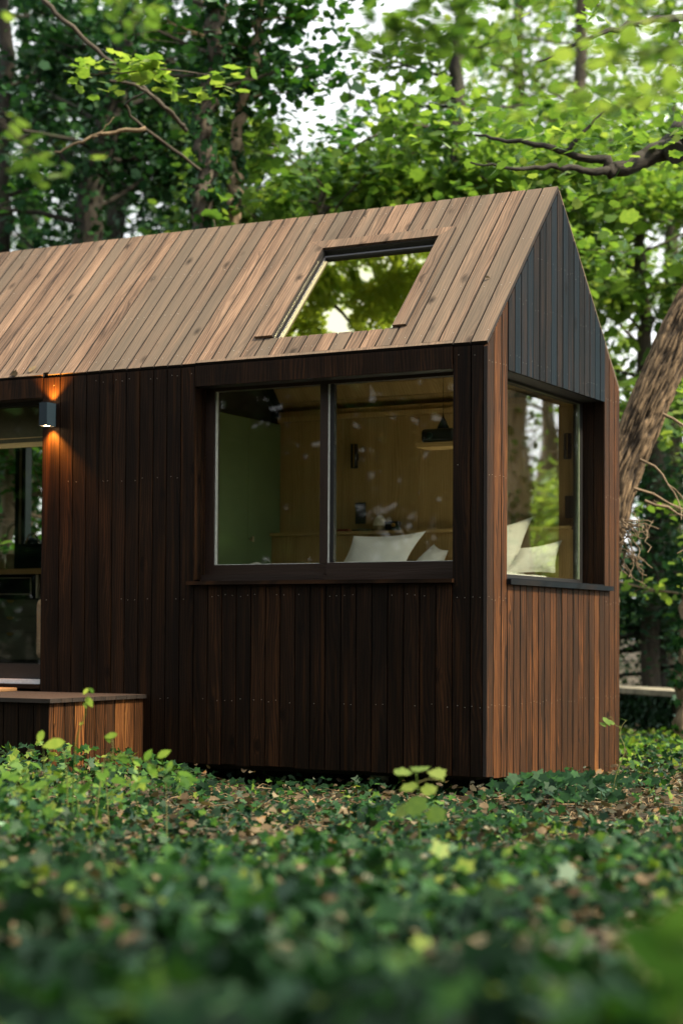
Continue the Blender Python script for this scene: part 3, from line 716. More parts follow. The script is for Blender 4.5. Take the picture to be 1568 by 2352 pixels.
# projector on little shelf (hung from the ceiling)
pj = empty('projector', (-.9, 1.2, 2.03), 'black projector hanging on a small oak shelf in the right pane of the front window', 'projector')
mb = MB(); mb.box((-.995, 1.2, 2.032), (-.76, 1.36, 2.12)); inv(mb.build('projector_body', M_BLKPL, bevel=.02), pj)
mb = MB(); mb.box((-1.02, 1.19, 2.0), (-.72, 1.4, 2.03), along=0); inv(mb.build('shelf_board', W_OAK), pj)
mb = MB(); mb.lathe((-.87, 1.28, 2.1205), [(.045, 0), (.006, .08), (.0018, .1), (.0018, .9)], 12); inv(mb.build('mount', M_BLKPL), pj)
mb = MB(); mb.lathe((-.93, 1.1995, 2.075), [(.022, 0), (.022, -.008), (.015, -.009)], 20, axis=1); inv(mb.build('lens', M_TEAL), pj)

# --- kitchen seen through the door
kc = empty('kitchen_counter', (-4.6, 1.5, .45), 'dark kitchen counter with oak worktop, oven and drawers behind the glass door', 'kitchen counter')
mb = MB(); mb.box((-5.7, 1.47, 1.226), (-3.9, 2.028, 1.265), along=0, tone=.9); inv(mb.build('worktop', W_OAK), kc)
mb = MB(); mb.box((-5.7, 1.52, .453), (-3.9, 2.028, 1.2255)); inv(mb.build('carcass', M_BLKPL), kc)
ov = MB(); ov.box((-4.9, 1.5, 1.04), (-4.315, 1.519, 1.222)); ovo = inv(ov.build('oven', plain('oven_black_glass', (.008, .009, .012), .12)), kc)
mb = MB()
for q in (((-4.88, 1.494, 1.196), (-4.36, 1.4995, 1.2)), ((-4.88, 1.494, 1.074), (-4.36, 1.4995, 1.078)), ((-4.3635, 1.494, 1.0785), (-4.3595, 1.4995, 1.1955)), ((-4.312, 1.494, 1.045), (-4.295, 1.5185, 1.22))): mb.box(*q)
f = mb.build('oven_trim', plain('dull_steel', (.5, .45, .33), .5)); f.parent = ovo
for k, (z0, z1) in enumerate(((.911, 1.033), (.791, .907), (.585, .787))):
    mb = MB(); mb.box((-5.0, 1.5, z0), (-4.1, 1.519, z1)); d = inv(mb.build('drawer', plain('dark_olive_front', (.07, .068, .045), .5)), kc)
    mb = MB(); pr = [(-.034*math.cos(a), -.02*math.sin(a)) for a in np.linspace(0, PI, 9)]
    mb.plank([(-4.545+p, z1-.002+q) for p, q in pr], ((0, 1.488, 0), (1, 0, 0), (0, 0, 1), (0, -1, 0)), .004)
    p = mb.build('drawer_pull', M_BRASS); p.parent = d
cm = empty('coffee_machine', (-4.48, 1.7, 1.266), 'dark teal coffee machine with a curved chrome spout on the worktop', 'coffee machine')
mb = MB(); mb.box((-4.62, 1.62, 1.267), (-4.3, 1.9, 1.46)); mb.lathe((-4.55, 1.76, 1.4605), [(.07, 0), (.068, .03), (.04, .05), (.01, .055)], 20); 
for k in range(7): mb.box((-4.5, 1.612, 1.30+k*.02), (-4.31, 1.6195, 1.309+k*.02))
inv(mb.build('machine_body', M_TEAL, bevel=.012), cm)
mb = MB(); mb.tube([np.array((-4.53+.05-.06*math.cos(a), 1.66, 1.44+.10*math.sin(a))) for a in np.linspace(0, PI, 14)], .006, 8); inv(mb.build('spout', M_CHROME), cm)
for x, lab in ((-4.69, 'cream cup with no handle next to the coffee machine'), (-4.83, 'cream cup at the very left edge of the photo on the worktop')):
    mb = MB(); mb.lathe((x, 1.7, 1.266), [(.048, 0), (.058, .12), (.054, .12), (.046, .012)], 24); o = mb.build('cup', M_CUP); tag(o, lab, 'cup', 'cream cups on the kitchen worktop')
ac = empty('armchair', (-3.4, .9, .45), 'tan upholstered armchair edge just inside the glass door', 'armchair')
def softbox(lo, hi, r=.09):
    mb = MB(); mb.box(lo, hi); return mb
mb = softbox((-3.77, .57, .60), (-3.66, 1.25, 1.03)); inv(mb.build('backrest', M_TAN, bevel=.05), ac)
mb = softbox((-3.655, .6, .62), (-3.15, 1.25, .78)); inv(mb.build('seat', M_TAN, bevel=.05), ac)
mb = softbox((-3.71, .56, .60), (-3.2, .615, .84)); inv(mb.build('armrest', M_TAN, bevel=.03), ac)
mb = softbox((-3.76, 1.255, .60), (-3.2, 1.32, .86)); inv(mb.build('armrest', M_TAN, bevel=.03), ac)
for q in ((-3.73, .6), (-3.2, .6), (-3.73, 1.2), (-3.2, 1.2)):
    mb = MB(); mb.lathe((q[0], q[1], .4525), [(.012, 0), (.018, .15)], 10); inv(mb.build('leg', M_BLKPL), ac)

ac.location.x += .16
# --- outside wall lamp
wl = empty('outdoor_lamp', (-3.03, 0, 2.18), 'slate blue square up and down lamp glowing warm on the dark wall by the door', 'outdoor lamp')
mb = MB(); 
x0, x1, y0, y1, z0, z1 = -3.060, -2.998, -.105, -.012, 2.108, 2.257
for a in (((x0, y0, z0), (x1, y0+.004, z1)), ((x0, y1-.004, z0), (x1, y1, z1)), ((x0, y0+.0042, z0), (x0+.004, y1-.0042, z1)), ((x1-.004, y0+.0042, z0), (x1, y1-.0042, z1))): mb.box(*a)
mb.box((x0+.01, y1+.0002, z0+.03), (x1-.01, -.002, z1-.03))
inv(mb.build('lamp_housing', M_LAMP), wl)
mb = MB(); mb.lathe(((x0+x1)/2, (y0+y1)/2, z0+.004), [(.024, 0), (.024, .004)], 20); inv(mb.build('led_disc', M_BULB), wl); mb = MB(); mb.lathe(((x0+x1)/2, (y0+y1)/2, z1-.008), [(.024, 0), (.024, .004)], 20)
inv(mb.build('led_disc', M_BULB), wl)
for dz, rx in ((z0-.002, 0), (z1+.002, PI)):
    ld = bpy.data.lights.new('lamp_beam', 'SPOT'); ld.energy = 60.0 if rx == 0 else 50.0; ld.color = (1, .33, .04); ld.spot_size = math.radians(104); ld.spot_blend = 1.0; ld.shadow_soft_size = .012
    lo = bpy.data.objects.new('lamp_beam', ld); C.objects.link(lo); lo.location = ((x0+x1)/2, -.034, dz); lo.rotation_euler = (rx, 0, 0)
    inv(lo, wl)

# --- timber step / deck at door
sb = empty('timber_step', (-3.7, -.5, 0), 'low box of dark boards forming the step in front of the glass door', 'step')
mb = MB()
for k in range(9):
    y1 = -.003-k*.1085; mb.plank([(-5.6, y1-.105), (-2.285, y1-.105), (-2.285, y1), (-5.6, y1)], ((0, 0, .412), (1, 0, 0), (0, 1, 0), (0, 0, 1)), .024, tone=.8+.2*random.random())
mb.uv = [(v, u) for u, v in mb.uv]
inv(mb.build('step_top', wood('worn_step_boards', [(.0, (.006, .004, .003)), (.5, (.015, .010, .007)), (1., (.034, .022, .014))], (.016, .013, .011), grain=.8, greymix=.5, rough=(.5, .8))), sb)
mb = MB()
fe = list(np.linspace(-2.308, -5.58, 31))
for (a, b) in cols(fe): mb.plank([(a+G, -.06), (b-G, -.06), (b-G, .3865), (a+G, .3865)], ((0, -.956, 0), (1, 0, 0), (0, 0, 1), (0, -1, 0)), .02)
inv(mb.build('front_boards', W_DARK), sb)
mb = MB()
for (a, b) in cols([-.9565, -.912]+list(np.linspace(-.912, -.004, 10))[1:]): mb.plank([(a+G, -.05), (b-G, -.05), (b-G, .3865), (a+G, .3865)], ((-2.307, 0, 0), (0, 1, 0), (0, 0, 1), (1, 0, 0)), .02)
inv(mb.build('side_boards', W_RED), sb)
mb = MB(); mb.box((-5.5, -.9, -.02), (-2.35, -.05, .38)); inv(mb.build('step_core', M_SHEATH), sb)
mb = MB(); mb.box((-4.4, -.42, .4125), (-3.27, -.03, .435), tone=.5); o = mb.build('doormat', M_COIR, bevel=.004); tag(o, 'thin coir doormat lying on the timber step by the threshold', 'doormat')

# ================================================================== GROUND
gm, nt = mat('forest_soil')
tc = N(nt, 'ShaderNodeTexCoord'); n1 = N(nt, 'ShaderNodeTexNoise', i_Scale=6.0, i_Detail=8.0, i_Roughness=.7); L(nt, tc.outputs['Object'], n1.inputs['Vector'])
n2 = N(nt, 'ShaderNodeTexNoise', i_Scale=45.0, i_Detail=5.0, i_Roughness=.7); L(nt, tc.outputs['Object'], n2.inputs['Vector'])
c1 = ramp(nt, [(.35, (.018, .016, .009)), (.5, (.05, .036, .02)), (.62, (.10, .068, .038)), (.72, (.17, .12, .07))], n2.outputs[0])
c2 = ramp(nt, [(.4, (.6, .7, .5)), (.65, (1, 1, 1))], n1.outputs[0])
col = mix(nt, 1, c1.outputs[0], c2.outputs[0], 'MULTIPLY')
bp = N(nt, 'ShaderNodeBump'); bp.inputs['Strength'].default_value = .9; bp.inputs['Distance'].default_value = .03; L(nt, n2.outputs[0], bp.inputs['Height'])
principled(nt, col, .95, bp.outputs[0])
def axis_pts(): 
    return np.concatenate([np.linspace(-150, -20, 14)[:-1], np.linspace(-20, 20, 161), np.linspace(20, 150, 14)[1:]])
ax = axis_pts(); GX, GY = np.meshgrid(ax, ax); GZ = ground_z(GX, GY); n = len(ax)
me = bpy.data.meshes.new('ground'); me.from_pydata(np.stack([GX.ravel(), GY.ravel(), GZ.ravel()], 1).tolist(), [], [(j*n+i, j*n+i+1, (j+1)*n+i+1, (j+1)*n+i) for j in range(n-1) for i in range(n-1)])
me.polygons.foreach_set('use_smooth', [True]*len(me.polygons)); me.materials.append(gm); g = bpy.data.objects.new('ground', me); C.objects.link(g); tag(g, kind='structure')

def in_cabin(x, y, m=.0):
    return ((x < .0+m) & (x > XL-.05) & (y > 0-m) & (y < W+m)) | ((x < -2.30+m) & (x > -5.6) & (y > -.96-m) & (y < 0))
def nz(x, y, s, seed=0):
    return np.array([noise.noise(Vector((a*s+seed, b*s-seed, seed*.7))) for a, b in zip(x, y)])
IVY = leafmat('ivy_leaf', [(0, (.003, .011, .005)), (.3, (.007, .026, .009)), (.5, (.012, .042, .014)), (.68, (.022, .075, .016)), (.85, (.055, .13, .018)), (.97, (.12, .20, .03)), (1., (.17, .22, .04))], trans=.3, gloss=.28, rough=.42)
LIT = leafmat('dry_leaf', [(0, (.018, .012, .007)), (.4, (.05, .033, .019)), (.7, (.11, .078, .046)), (.92, (.21, .16, .10)), (1., (.24, .12, .035))], trans=.2, gloss=.2, rough=.6, transcol=.8)
def scatter(n, t0, t1, spread, pw=1.0):
    t = t0+(t1-t0)*rng.random(n)**pw; u = (rng.random(n)*2-1)*(.19*t+spread)
    return t, u
# ivy carpet
T, U = scatter(52000, 1.7, 15.5, .9, .80)
X, Y = xy(T, U); ok = ~in_cabin(X, Y, -.25); X, Y, T, U = X[ok], Y[ok], T[ok], U[ok]
cov = nz(X, Y, .9, 3)+.5*nz(X, Y, 2.6, 9)
right = sstep(.4, 1.6, U)*sstep(5.5, 8, T)
keep = cov+.27-.16*sstep(6, 3.5, T)-.46*right*(T < 12.5)-.12*sstep(3.5, 7, T)*(U > -1) > rng.normal(size=len(X))*.16
X, Y, T, U, cov = X[keep], Y[keep], T[keep], U[keep], cov[keep]
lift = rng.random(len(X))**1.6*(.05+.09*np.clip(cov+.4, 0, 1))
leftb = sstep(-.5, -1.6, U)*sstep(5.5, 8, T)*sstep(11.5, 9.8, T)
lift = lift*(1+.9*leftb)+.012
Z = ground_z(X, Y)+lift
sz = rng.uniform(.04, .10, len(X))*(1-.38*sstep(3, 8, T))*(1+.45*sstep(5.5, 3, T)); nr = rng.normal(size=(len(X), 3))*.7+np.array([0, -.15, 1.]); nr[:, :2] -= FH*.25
tn = .36-.10*sstep(6, 3, T)+(.28+.06*sstep(6, 3, T))*rng.normal(size=len(X))+.3*(rng.random(len(X)) > .96)+.5*(lift-.05)+.2*cov + .22*leftb  # closest leaves toned darker and more contrasty, standing in for foreground shade and highlights
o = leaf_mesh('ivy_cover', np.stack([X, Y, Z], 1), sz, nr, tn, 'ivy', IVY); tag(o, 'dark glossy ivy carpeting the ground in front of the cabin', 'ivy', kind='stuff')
# dry leaves
T, U = scatter(30000, 2, 17, .8, .9); X, Y = xy(T, U); ok = ~in_cabin(X, Y, -.1); X, Y, T, U = X[ok], Y[ok], T[ok], U[ok]
cv = nz(X, Y, 1.1, 21); keep = cv+.1+.35*sstep(.2, 1.8, U)*sstep(5, 8, T)+.15*sstep(4, 7, T) > rng.normal(size=len(X))*.2
X, Y, T = X[keep], Y[keep], T[keep]; Z = ground_z(X, Y)+rng.random(len(X))**2*.035+.006+.09*rng.random(len(X))*(rng.random(len(X)) > .78)
nr = rng.normal(size=(len(X), 3))*.4+np.array([0, 0, 1.])
o = leaf_mesh('leaf_litter', np.stack([X, Y, Z], 1), rng.uniform(.022, .06, len(X)), nr, rng.random(len(X))*.95+.05*(rng.random(len(X)) > .9), 'maple', LIT, fold=.5); tag(o, 'brown fallen leaves lying between the ivy', 'leaf litter', kind='stuff')
# twigs
mb = MB()
for k in range(1100):
    t = random.uniform(5.0, 14.5); u = random.uniform(-1, 1)*(.19*t+.3)
    if random.random() < .6: t = random.uniform(8.2, 11.8); u = random.uniform(-1.0, .19*t+.2)
    x, y = xy(t, u)
    if in_cabin(np.float64(x), np.float64(y), 0): continue
    a = random.uniform(0, 2*PI); l = random.uniform(.06, .3); z = float(ground_z(x, y)); p = []
    for q in range(5):
        p.append((x+math.cos(a)*l*q/4, y+math.sin(a)*l*q/4, z+.012+.03*math.sin(PI*q/4)*random.random()+.02*random.random())); a += random.uniform(-.4, .4)
    mb.tube(p, [.0022, .002, .0018, .0014, .0007], 4, tone=random.random(), cap=False)
o = mb.build('fallen_twigs', leafmat('pale_twig', [(0, (.07, .045, .025)), (.6, (.2, .14, .08)), (1, (.36, .27, .16))], trans=.0, gloss=.1)); tag(o, 'thin pale dry twigs and vine stems on the ground', 'twigs', kind='stuff')
# bright ground cover in the sunny patch behind to the right
GC = leafmat('bright_ground_leaf', [(0, (.02, .07, .01)), (.5, (.10, .20, .022)), (1., (.30, .38, .06))], trans=.4, gloss=.25)
T, U = scatter(16000, 11.8, 26, .6, 1.0); X, Y = xy(T, U); ok = (U > .8) & ~in_cabin(X, Y, .1); X, Y, T, U = X[ok], Y[ok], T[ok], U[ok]
Z = ground_z(X, Y)+rng.random(len(X))*.11; nr = rng.normal(size=(len(X), 3))*.6+np.array([0, 0, 1.])
o = leaf_mesh('ground_cover', np.stack([X, Y, Z], 1), rng.uniform(.04, .09, len(X)), nr, .5+.25*rng.normal(size=len(X))+.3*nz(X, Y, .8, 5), 'ovate', GC); tag(o, 'bright yellow green low plants in the sunny patch right of the cabin', 'ground cover', kind='stuff')

# ================================================================== TREES
BARK_D = barkmat('dark_bark', (.009, .008, .006), (.034, .029, .021), moss=(.025, .035, .012))
BARK_G = barkmat('grey_brown_bark', (.022, .018, .013), (.085, .070, .048))
BARK_L = barkmat('pale_bark', (.10, .07, .04), (.28, .21, .13), sv=(14, 14, 5))
BARK_B = barkmat('ridged_tan_bark', (.05, .032, .016), (.34, .235, .13), sv=(30, 30, 9), bump=.6)
LF_DARK = leafmat('dark_leaf', [(0, (.006, .022, .012)), (.35, (.012, .045, .020)), (.6, (.022, .075, .022)), (.85, (.05, .12, .022)), (1, (.13, .18, .03))], trans=.35, gloss=.2, rough=.55)
LF_MID = leafmat('mid_green_leaf', [(0, (.008, .034, .010)), (.4, (.022, .08, .016)), (.7, (.05, .14, .018)), (1, (.13, .25, .03))], trans=.5, gloss=.3)
LF_LIGHT = leafmat('light_green_leaf', [(0, (.020, .055, .016)), (.35, (.055, .115, .024)), (.7, (.115, .195, .036)), (1, (.23, .30, .07))], trans=.55, gloss=.25)
LF_YEL = leafmat('yellow_green_leaf', [(0, (.05, .12, .03)), (.5, (.12, .20, .045)), (1, (.24, .30, .08))], trans=.5, gloss=.2)

def curve(pts, k=6, jit=0):
    """catmull-rom through points"""
    P = [np.array(p, float) for p in pts]; P = [2*P[0]-P[1]]+P+[2*P[-1]-P[-2]]; out = []
    for i in range(1, len(P)-2):
        for j in range(k):
            t = j/k; a, b, c, d = P[i-1:i+3]
            out.append(.5*((2*b)+(-a+c)*t+(2*a-5*b+4*c-d)*t*t+(-a+3*b-3*c+d)*t**3)+(rng.normal(size=3)*jit if jit else 0))
    out.append(P[-2]); return out
def limb(mb, start, direc, length, r0, k=8, droop=-.02, jit=.16, seg=6):
    p = np.array(start, float); d = np.array(direc, float); d /= np.linalg.norm(d); pts = [p.copy()]
    for i in range(k):
        d = d+rng.normal(size=3)*jit*.5; d[2] += droop; d /= np.linalg.norm(d); p = p+d*length/k; pts.append(p.copy())
    mb.tube(pts, [max(.003, r0*(1-.85*i/k)) for i in range(k+1)], seg, cap=False)
    return pts
def tree(label, trunk, radii, leafm, barkm, limbs=14, llen=(1.2, 2.6), nleaf=6000, lsize=(.07, .12), shape='maple', z0=1.5, tier=.55, tone=.5, spread=.28, seg=12,
         name='tree', flat=.35, sub=4, extra=None, cat='tree', group=None, up=.25, jit=0.02, ivy=0, hollow=None, dense=False):
    path = curve(trunk, 7, jit); n = len(path); rr = np.interp(np.linspace(0, 1, n), np.linspace(0, 1, len(radii)), radii)
    root = empty(name, tuple(path[0]), label, cat, group)
    mb = MB(); mb.tube(path, list(rr), seg, wob=.06)
    P = np.array(path); tops = [i for i in range(n) if P[i, 2] > z0]
    tw = []   # twig points for leaves
    if tops:
        for k in range(limbs):
            i = tops[int(len(tops)*((k+.5)/limbs))]
            if extra is None: a = k*2.4+rng.random()*.8
            else: a = extra[k % len(extra)]+rng.normal()*.35
            dz = up+.3*rng.random(); ln = rng.uniform(*llen)*(1-.35*k/limbs)
            pts = limb(mb, P[i], (math.cos(a), math.sin(a), dz), ln, min(.032, max(.010, rr[i]*.28)))
            for s in range(sub):
                j = int(2+rng.random()*(len(pts)-2)); j = min(j, len(pts)-1)
                d = pts[j]-pts[j-1]; d = d/np.linalg.norm(d)+rng.normal(size=3)*.7*np.array([1, 1, .35])
                q = limb(mb, pts[j], d, ln*rng.uniform(.25, .5), max(.006, rr[i]*.12), k=5, seg=4)
                tw += q[1:]
            tw += pts[3:]
    tk = inv(mb.build('trunk', barkm), root)
    tw = np.array(tw)
    idx = rng.integers(0, len(tw), nleaf)
    cen = tw[idx]+rng.normal(size=(nleaf, 3))*spread*np.array([1, 1, flat])
    if hollow is not None: cen = cen[hollow(cen)]
    # holes and clumps
    q = np.array([noise.noise(Vector(tuple(c*1.3))) for c in cen]); ok = (q+.22 > rng.random(len(cen))*.5-.05)|dense; cen = cen[ok]; q = q[ok]
    m = len(cen)
    if ivy:
        ii = rng.integers(1, n, ivy); ii = ii[P[ii, 2] > -.2]
        pv = P[ii]+(P[np.maximum(ii-1, 0)]-P[ii])*rng.random((len(ii), 1)); dv = rng.normal(size=(len(ii), 3))*np.array([1, 1, .1]); dv /= np.linalg.norm(dv, axis=1, keepdims=True)
        iv = leaf_mesh('climbing_ivy', pv+dv*(rr[ii]*(1.05+.9*rng.random(len(ii))**2))[:, None], rng.uniform(.05, .1, len(ii)), dv+rng.normal(size=dv.shape)*.5, .35+.3*rng.random(len(ii)), 'ivy', IVY); inv(iv, root)
    nr = rng.normal(size=(m, 3))*tier+np.array([0, 0, 1.])
    cr = leaf_mesh('crown', cen, rng.uniform(lsize[0], lsize[1], m)*np.exp(.3*rng.normal(size=m)-.06), nr, tone+.18*rng.normal(size=m)+.45*q, shape, leafm, fold=.3); inv(cr, root)
    return root
def P_(x, y, t): return tuple(at(x, y, t))
def base(px, t):   # point on the ground under a photo column
    q = at(px, 1500, t); x, y = q[0], q[1]; return (x, y, float(ground_z(x, y))-.05)

# --- big leaning tree right of the gable (detailed ridged trunk)
def ridged_trunk(name, pts, radii, parent, m, seg=110, step=.02):
    pts = curve(pts, 30); 
    d = [0]
    for a, b in zip(pts, pts[1:]): d.append(d[-1]+np.linalg.norm(b-a))
    ns = int(d[-1]/step); ss = np.linspace(0, d[-1], ns); P = np.stack([np.interp(ss, d, [p[i] for p in pts]) for i in range(3)], 1)
    R = np.interp(ss, np.linspace(0, d[-1], len(radii)), radii)
    V = np.zeros((ns, seg, 3)); prev = np.array([1., 0, 0]); UV = np.zeros((ns, seg, 2)); FI = np.zeros((ns, seg))
    for i in range(ns):
        dd = P[min(i+1, ns-1)]-P[max(i-1, 0)]; dd /= np.linalg.norm(dd); x = prev-dd*np.dot(prev, dd); x /= np.linalg.norm(x); prev = x; y = np.cross(dd, x)
        for k in range(seg):
            a = 2*PI*k/seg; s = ss[i]
            q = Vector((math.cos(a)*3.1, math.sin(a)*3.1, s*1.9))
            w = noise.noise(q*1.5)*.5
            ca, sa = math.cos(a+w*.25), math.sin(a+w*.25)
            n1 = noise.noise(Vector((ca*5.2, sa*5.2, s*2.6+w))); n2 = noise.noise(Vector((ca*9, sa*9, s*6.5)))
            n3 = noise.noise(Vector((ca*1.3, sa*1.3, s*.9+7)))
            h = -.030*max(0, 1-abs(n1)*5.0)**1.3-.015*max(0, 1-abs(n2)*4)+.05*n3+.006*noise.noise(q*9)
            FI[i, k] = min(1, max(0, 1-abs(n1)*3.6)**.9+.7*max(0, 1-abs(n2)*3.4))
            V[i, k] = P[i]+(x*math.cos(a)+y*math.sin(a))*(R[i]+h*min(1, R[i]/.2))
            UV[i, k] = (k/seg*2*PI*R[i], s)
    mb = MB(); mb.v = list(V.reshape(-1, 3))
    for i in range(ns-1):
        for k in range(seg):
            k2 = (k+1) % seg; a = i*seg
            ue = (UV[i, k2, 0] if k2 else 2*PI*R[i])
            mb.face([a+k, a+k2, a+seg+k2, a+seg+k], [(UV[i, k, 0], ss[i]), (ue, ss[i]), (ue, ss[i+1]), (UV[i, k, 0], ss[i+1])], 0, .5, True)
    mb.face(list(range(seg))[::-1]); mb.face(list(range((ns-1)*seg, ns*seg)))
    o = mb.build(name, m); fa = o.data.attributes.new('fissure', 'FLOAT', 'POINT'); fa.data.foreach_set('value', FI.ravel()); return inv(o, parent)
lt_pts = [base(1290, 13.1), P_(1335, 1480, 13.1), P_(1375, 1290, 13.1), P_(1415, 1110, 13.1), P_(1482, 945, 13.1), P_(1538, 820, 13.1), P_(1588, 714, 13.1), P_(1690, 540, 13.1), P_(1740, 300, 13.2), P_(1760, 0, 13.3)]
lt = empty('leaning_tree', lt_pts[0], 'thick leaning tree with deeply ridged tan bark rising behind the right corner of the cabin', 'tree')
ridged_trunk('trunk', lt_pts, [.19, .15, .138, .142, .148, .162, .178, .19, .19, .17], lt, BARK_B)
mb = MB()
# dark limb swinging back to the left high up, with a sawn stub
main = curve([P_(1720, 420, 13.2), P_(1640, 300, 13.1), P_(1575, 300, 13.1), P_(1535, 340, 13.1), P_(1480, 360, 13), P_(1412, 392, 12.9), P_(1392, 370, 12.9), P_(1330, 362, 12.9), P_(1250, 335, 12.9), P_(1160, 322, 13), P_(1090, 310, 13.2)], 5, .008)
mb.tube(main, list(np.interp(np.linspace(0, 1, len(main)), [0, .25, .35, .5, .65, 1], [.14, .10, .075, .055, .03, .008])), 10, wob=.08)
b2 = curve([P_(1415, 385, 12.9), P_(1360, 392, 12.8), P_(1280, 380, 12.7), P_(1180, 388, 12.6), P_(1080, 372, 12.5)], 6, .008); mb.tube(b2, list(np.linspace(.035, .006, len(b2))), 8, wob=.1)
b3 = curve([P_(1300, 350, 12.9), P_(1340, 300, 12.9), P_(1390, 250, 12.9)], 6, .008); mb.tube(b3, list(np.linspace(.02, .005, len(b3))), 6)
b4 = [P_(1535, 335, 13.15), P_(1552, 352, 12.9)]; mb.tube(b4, [.085, .075], 14, wob=.08)
b5 = curve([P_(1570, 30, 13), P_(1440, 60, 12.6), P_(1330, 95, 12.4), P_(1240, 140, 12.3)], 6, .01); mb.tube(b5, list(np.linspace(.03, .006, len(b5))), 6)
inv(mb.build('limb', BARK_D), lt)
mb = MB()
# thin vine and dead twigs on the lower trunk
vine = curve([P_(1568, 1195, 12.8), P_(1520, 1260, 12.8), P_(1545, 1120, 12.8), P_(1530, 1010, 14.7), P_(1566, 905, 12.8)][1:], 8, .01)
for k in range(46):
    q0 = P_(1420+random.uniform(-4, 26), random.uniform(1190, 1300), 12.92); d = np.array([R_[0], R_[1], 0])*random.uniform(-.3, 1.)+np.array([0, 0, random.uniform(-1, .2)])
    limb(mb, q0, d, random.uniform(.12, .42), .006, k=7, jit=.8, droop=-.03, seg=5)
for q in ((1500, 1180), (1480, 1080), (1540, 980), (1470, 1150)):
    p_ = limb(mb, P_(q[0]-20, q[1]-30, 13.0), R_*1+U_*-.5+rng.normal(size=3)*.2, .7, .012, k=8, jit=.4, seg=5); limb(mb, p_[4], R_-U_*.8+rng.normal(size=3)*.4, .4, .006, k=6, jit=.5, seg=4)
inv(mb.build('dead_twig', BARK_L), lt)
# foliage on its limbs, high right
TWR = np.array(list(main)[8:]+list(b2)+list(b3)+list(b5)); 
def sprays(n, pts, spr, flat, seedn=1.2, bias=.2):
    c = pts[rng.integers(0, len(pts), n)]+rng.normal(size=(n, 3))*spr*np.array([1, 1, flat]); q = np.array([noise.noise(Vector(tuple(v*seedn))) for v in c]); ok = q+bias > rng.random(n)*.5-.05
    return c[ok], q[ok]
cc, qq = sprays(650, TWR+np.array([0, 0, .12]), .34, .5); nr = rng.normal(size=cc.shape)*.45+np.array([0, 0, 1])
inv(leaf_mesh('crown', cc, rng.uniform(.07, .12, len(cc)), nr, .55+.2*rng.normal(size=len(cc))+.4*qq, 'maple', LF_LIGHT), lt)

# --- trees behind the cabin; azimuth lists keep limbs sweeping sideways where the photo shows layers
side = [math.atan2(R_[1], R_[0]), math.atan2(-R_[1], -R_[0])]
BK = 2.06   # azimuth straight away from the camera
back = [BK-1.25, BK+.5, BK-.3, BK+1.25, BK-.8, BK+.9]
tree('slim grey maple standing alone above the ridge left of the gable peak', [base(1035, 17), P_(1040, 1200, 17), P_(1043, 700, 17), P_(1050, 450, 17), P_(1048, 300, 17), P_(1056, 150, 17), P_(1052, -150, 17), P_(1060, -600, 17)], [.12, .10, .085, .075, .07, .06, .045, .02],
     LF_LIGHT, BARK_D, limbs=20, llen=(.9, 1.6), nleaf=4200, z0=4.9, tone=.42, name='maple_tree', sub=5, spread=.24, up=.15, extra=back)
tree('ivy clad trunk left of the pale trunk rising over the middle of the roof', [base(455, 15.5), P_(450, 900, 15.5), P_(458, 520, 15.5), P_(475, 400, 15.5), P_(470, 260, 15.5), P_(495, 120, 15.5), P_(492, -100, 15.5), P_(500, -500, 15.5)], [.14, .12, .10, .09, .085, .08, .07, .03],
     LF_DARK, BARK_G, limbs=12, llen=(.7, 1.2), nleaf=2600, z0=5.4, tone=.42, name='ivy_clad_tree', ivy=900, extra=back)
tree('slender pale barked trunk beside the thicker ivy clad one', [base(545, 15.8), P_(528, 900, 15.8), P_(533, 520, 15.8), P_(540, 420, 15.8), P_(548, 290, 15.8), P_(570, 180, 15.8), P_(600, 0, 15.8), P_(620, -300, 15.8)], [.09, .075, .062, .055, .05, .045, .04, .02],
     LF_MID, BARK_L, limbs=10, llen=(.6, 1.0), nleaf=1400, z0=5.4, tone=.38, name='ivy_clad_tree', ivy=420, extra=back)
tree('dark leaning trunk deep in shade at the far left behind the roof', [base(150, 18), P_(190, 900, 18), P_(205, 480, 18), P_(235, 350, 18), P_(268, 220, 18), P_(290, 60, 18), P_(300, -300, 18)], [.19, .16, .135, .125, .11, .09, .04],
     LF_DARK, BARK_D, limbs=24, llen=(1.5, 2.6), nleaf=15000, z0=3.4, lsize=(.06, .10), tone=.28, ivy=1300, name='dark_tree', sub=6, spread=.36, flat=.7, extra=back)
tree('shadowy tree at the left edge with hanging dark foliage', [base(-20, 19), P_(0, 800, 19), P_(5, 500, 19), P_(8, 200, 19), P_(5, -200, 19), P_(0, -500, 19)], [.12, .11, .10, .08, .06, .03],
     LF_DARK, BARK_D, limbs=20, llen=(1.2, 2.2), nleaf=10000, z0=2.6, tone=.36, name='dark_tree', sub=6, spread=.3, extra=back)
tree('dense dark tree filling the gap between the left trunks', [base(260, 26), P_(270, 900, 26), P_(265, 500, 26), P_(270, 200, 26), P_(280, -200, 26), P_(280, -500, 26)], [.2, .18, .15, .12, .09, .04],
     LF_DARK, BARK_D, limbs=30, llen=(1.5, 2.5), nleaf=26000, z0=1.5, lsize=(.08, .13), tone=.30, name='dark_tree', sub=6, spread=.45, flat=.8)
tree('dark tree behind the two ivy clad trunks', [base(520, 24), P_(520, 900, 24), P_(515, 500, 24), P_(470, 200, 24), P_(430, -200, 24), P_(420, -400, 24)], [.16, .15, .12, .10, .07, .03],
     LF_DARK, BARK_D, limbs=24, llen=(.7, 1.1), nleaf=10000, z0=1.5, lsize=(.07, .12), tone=.36, name='dark_tree', sub=6, spread=.35, flat=.8)
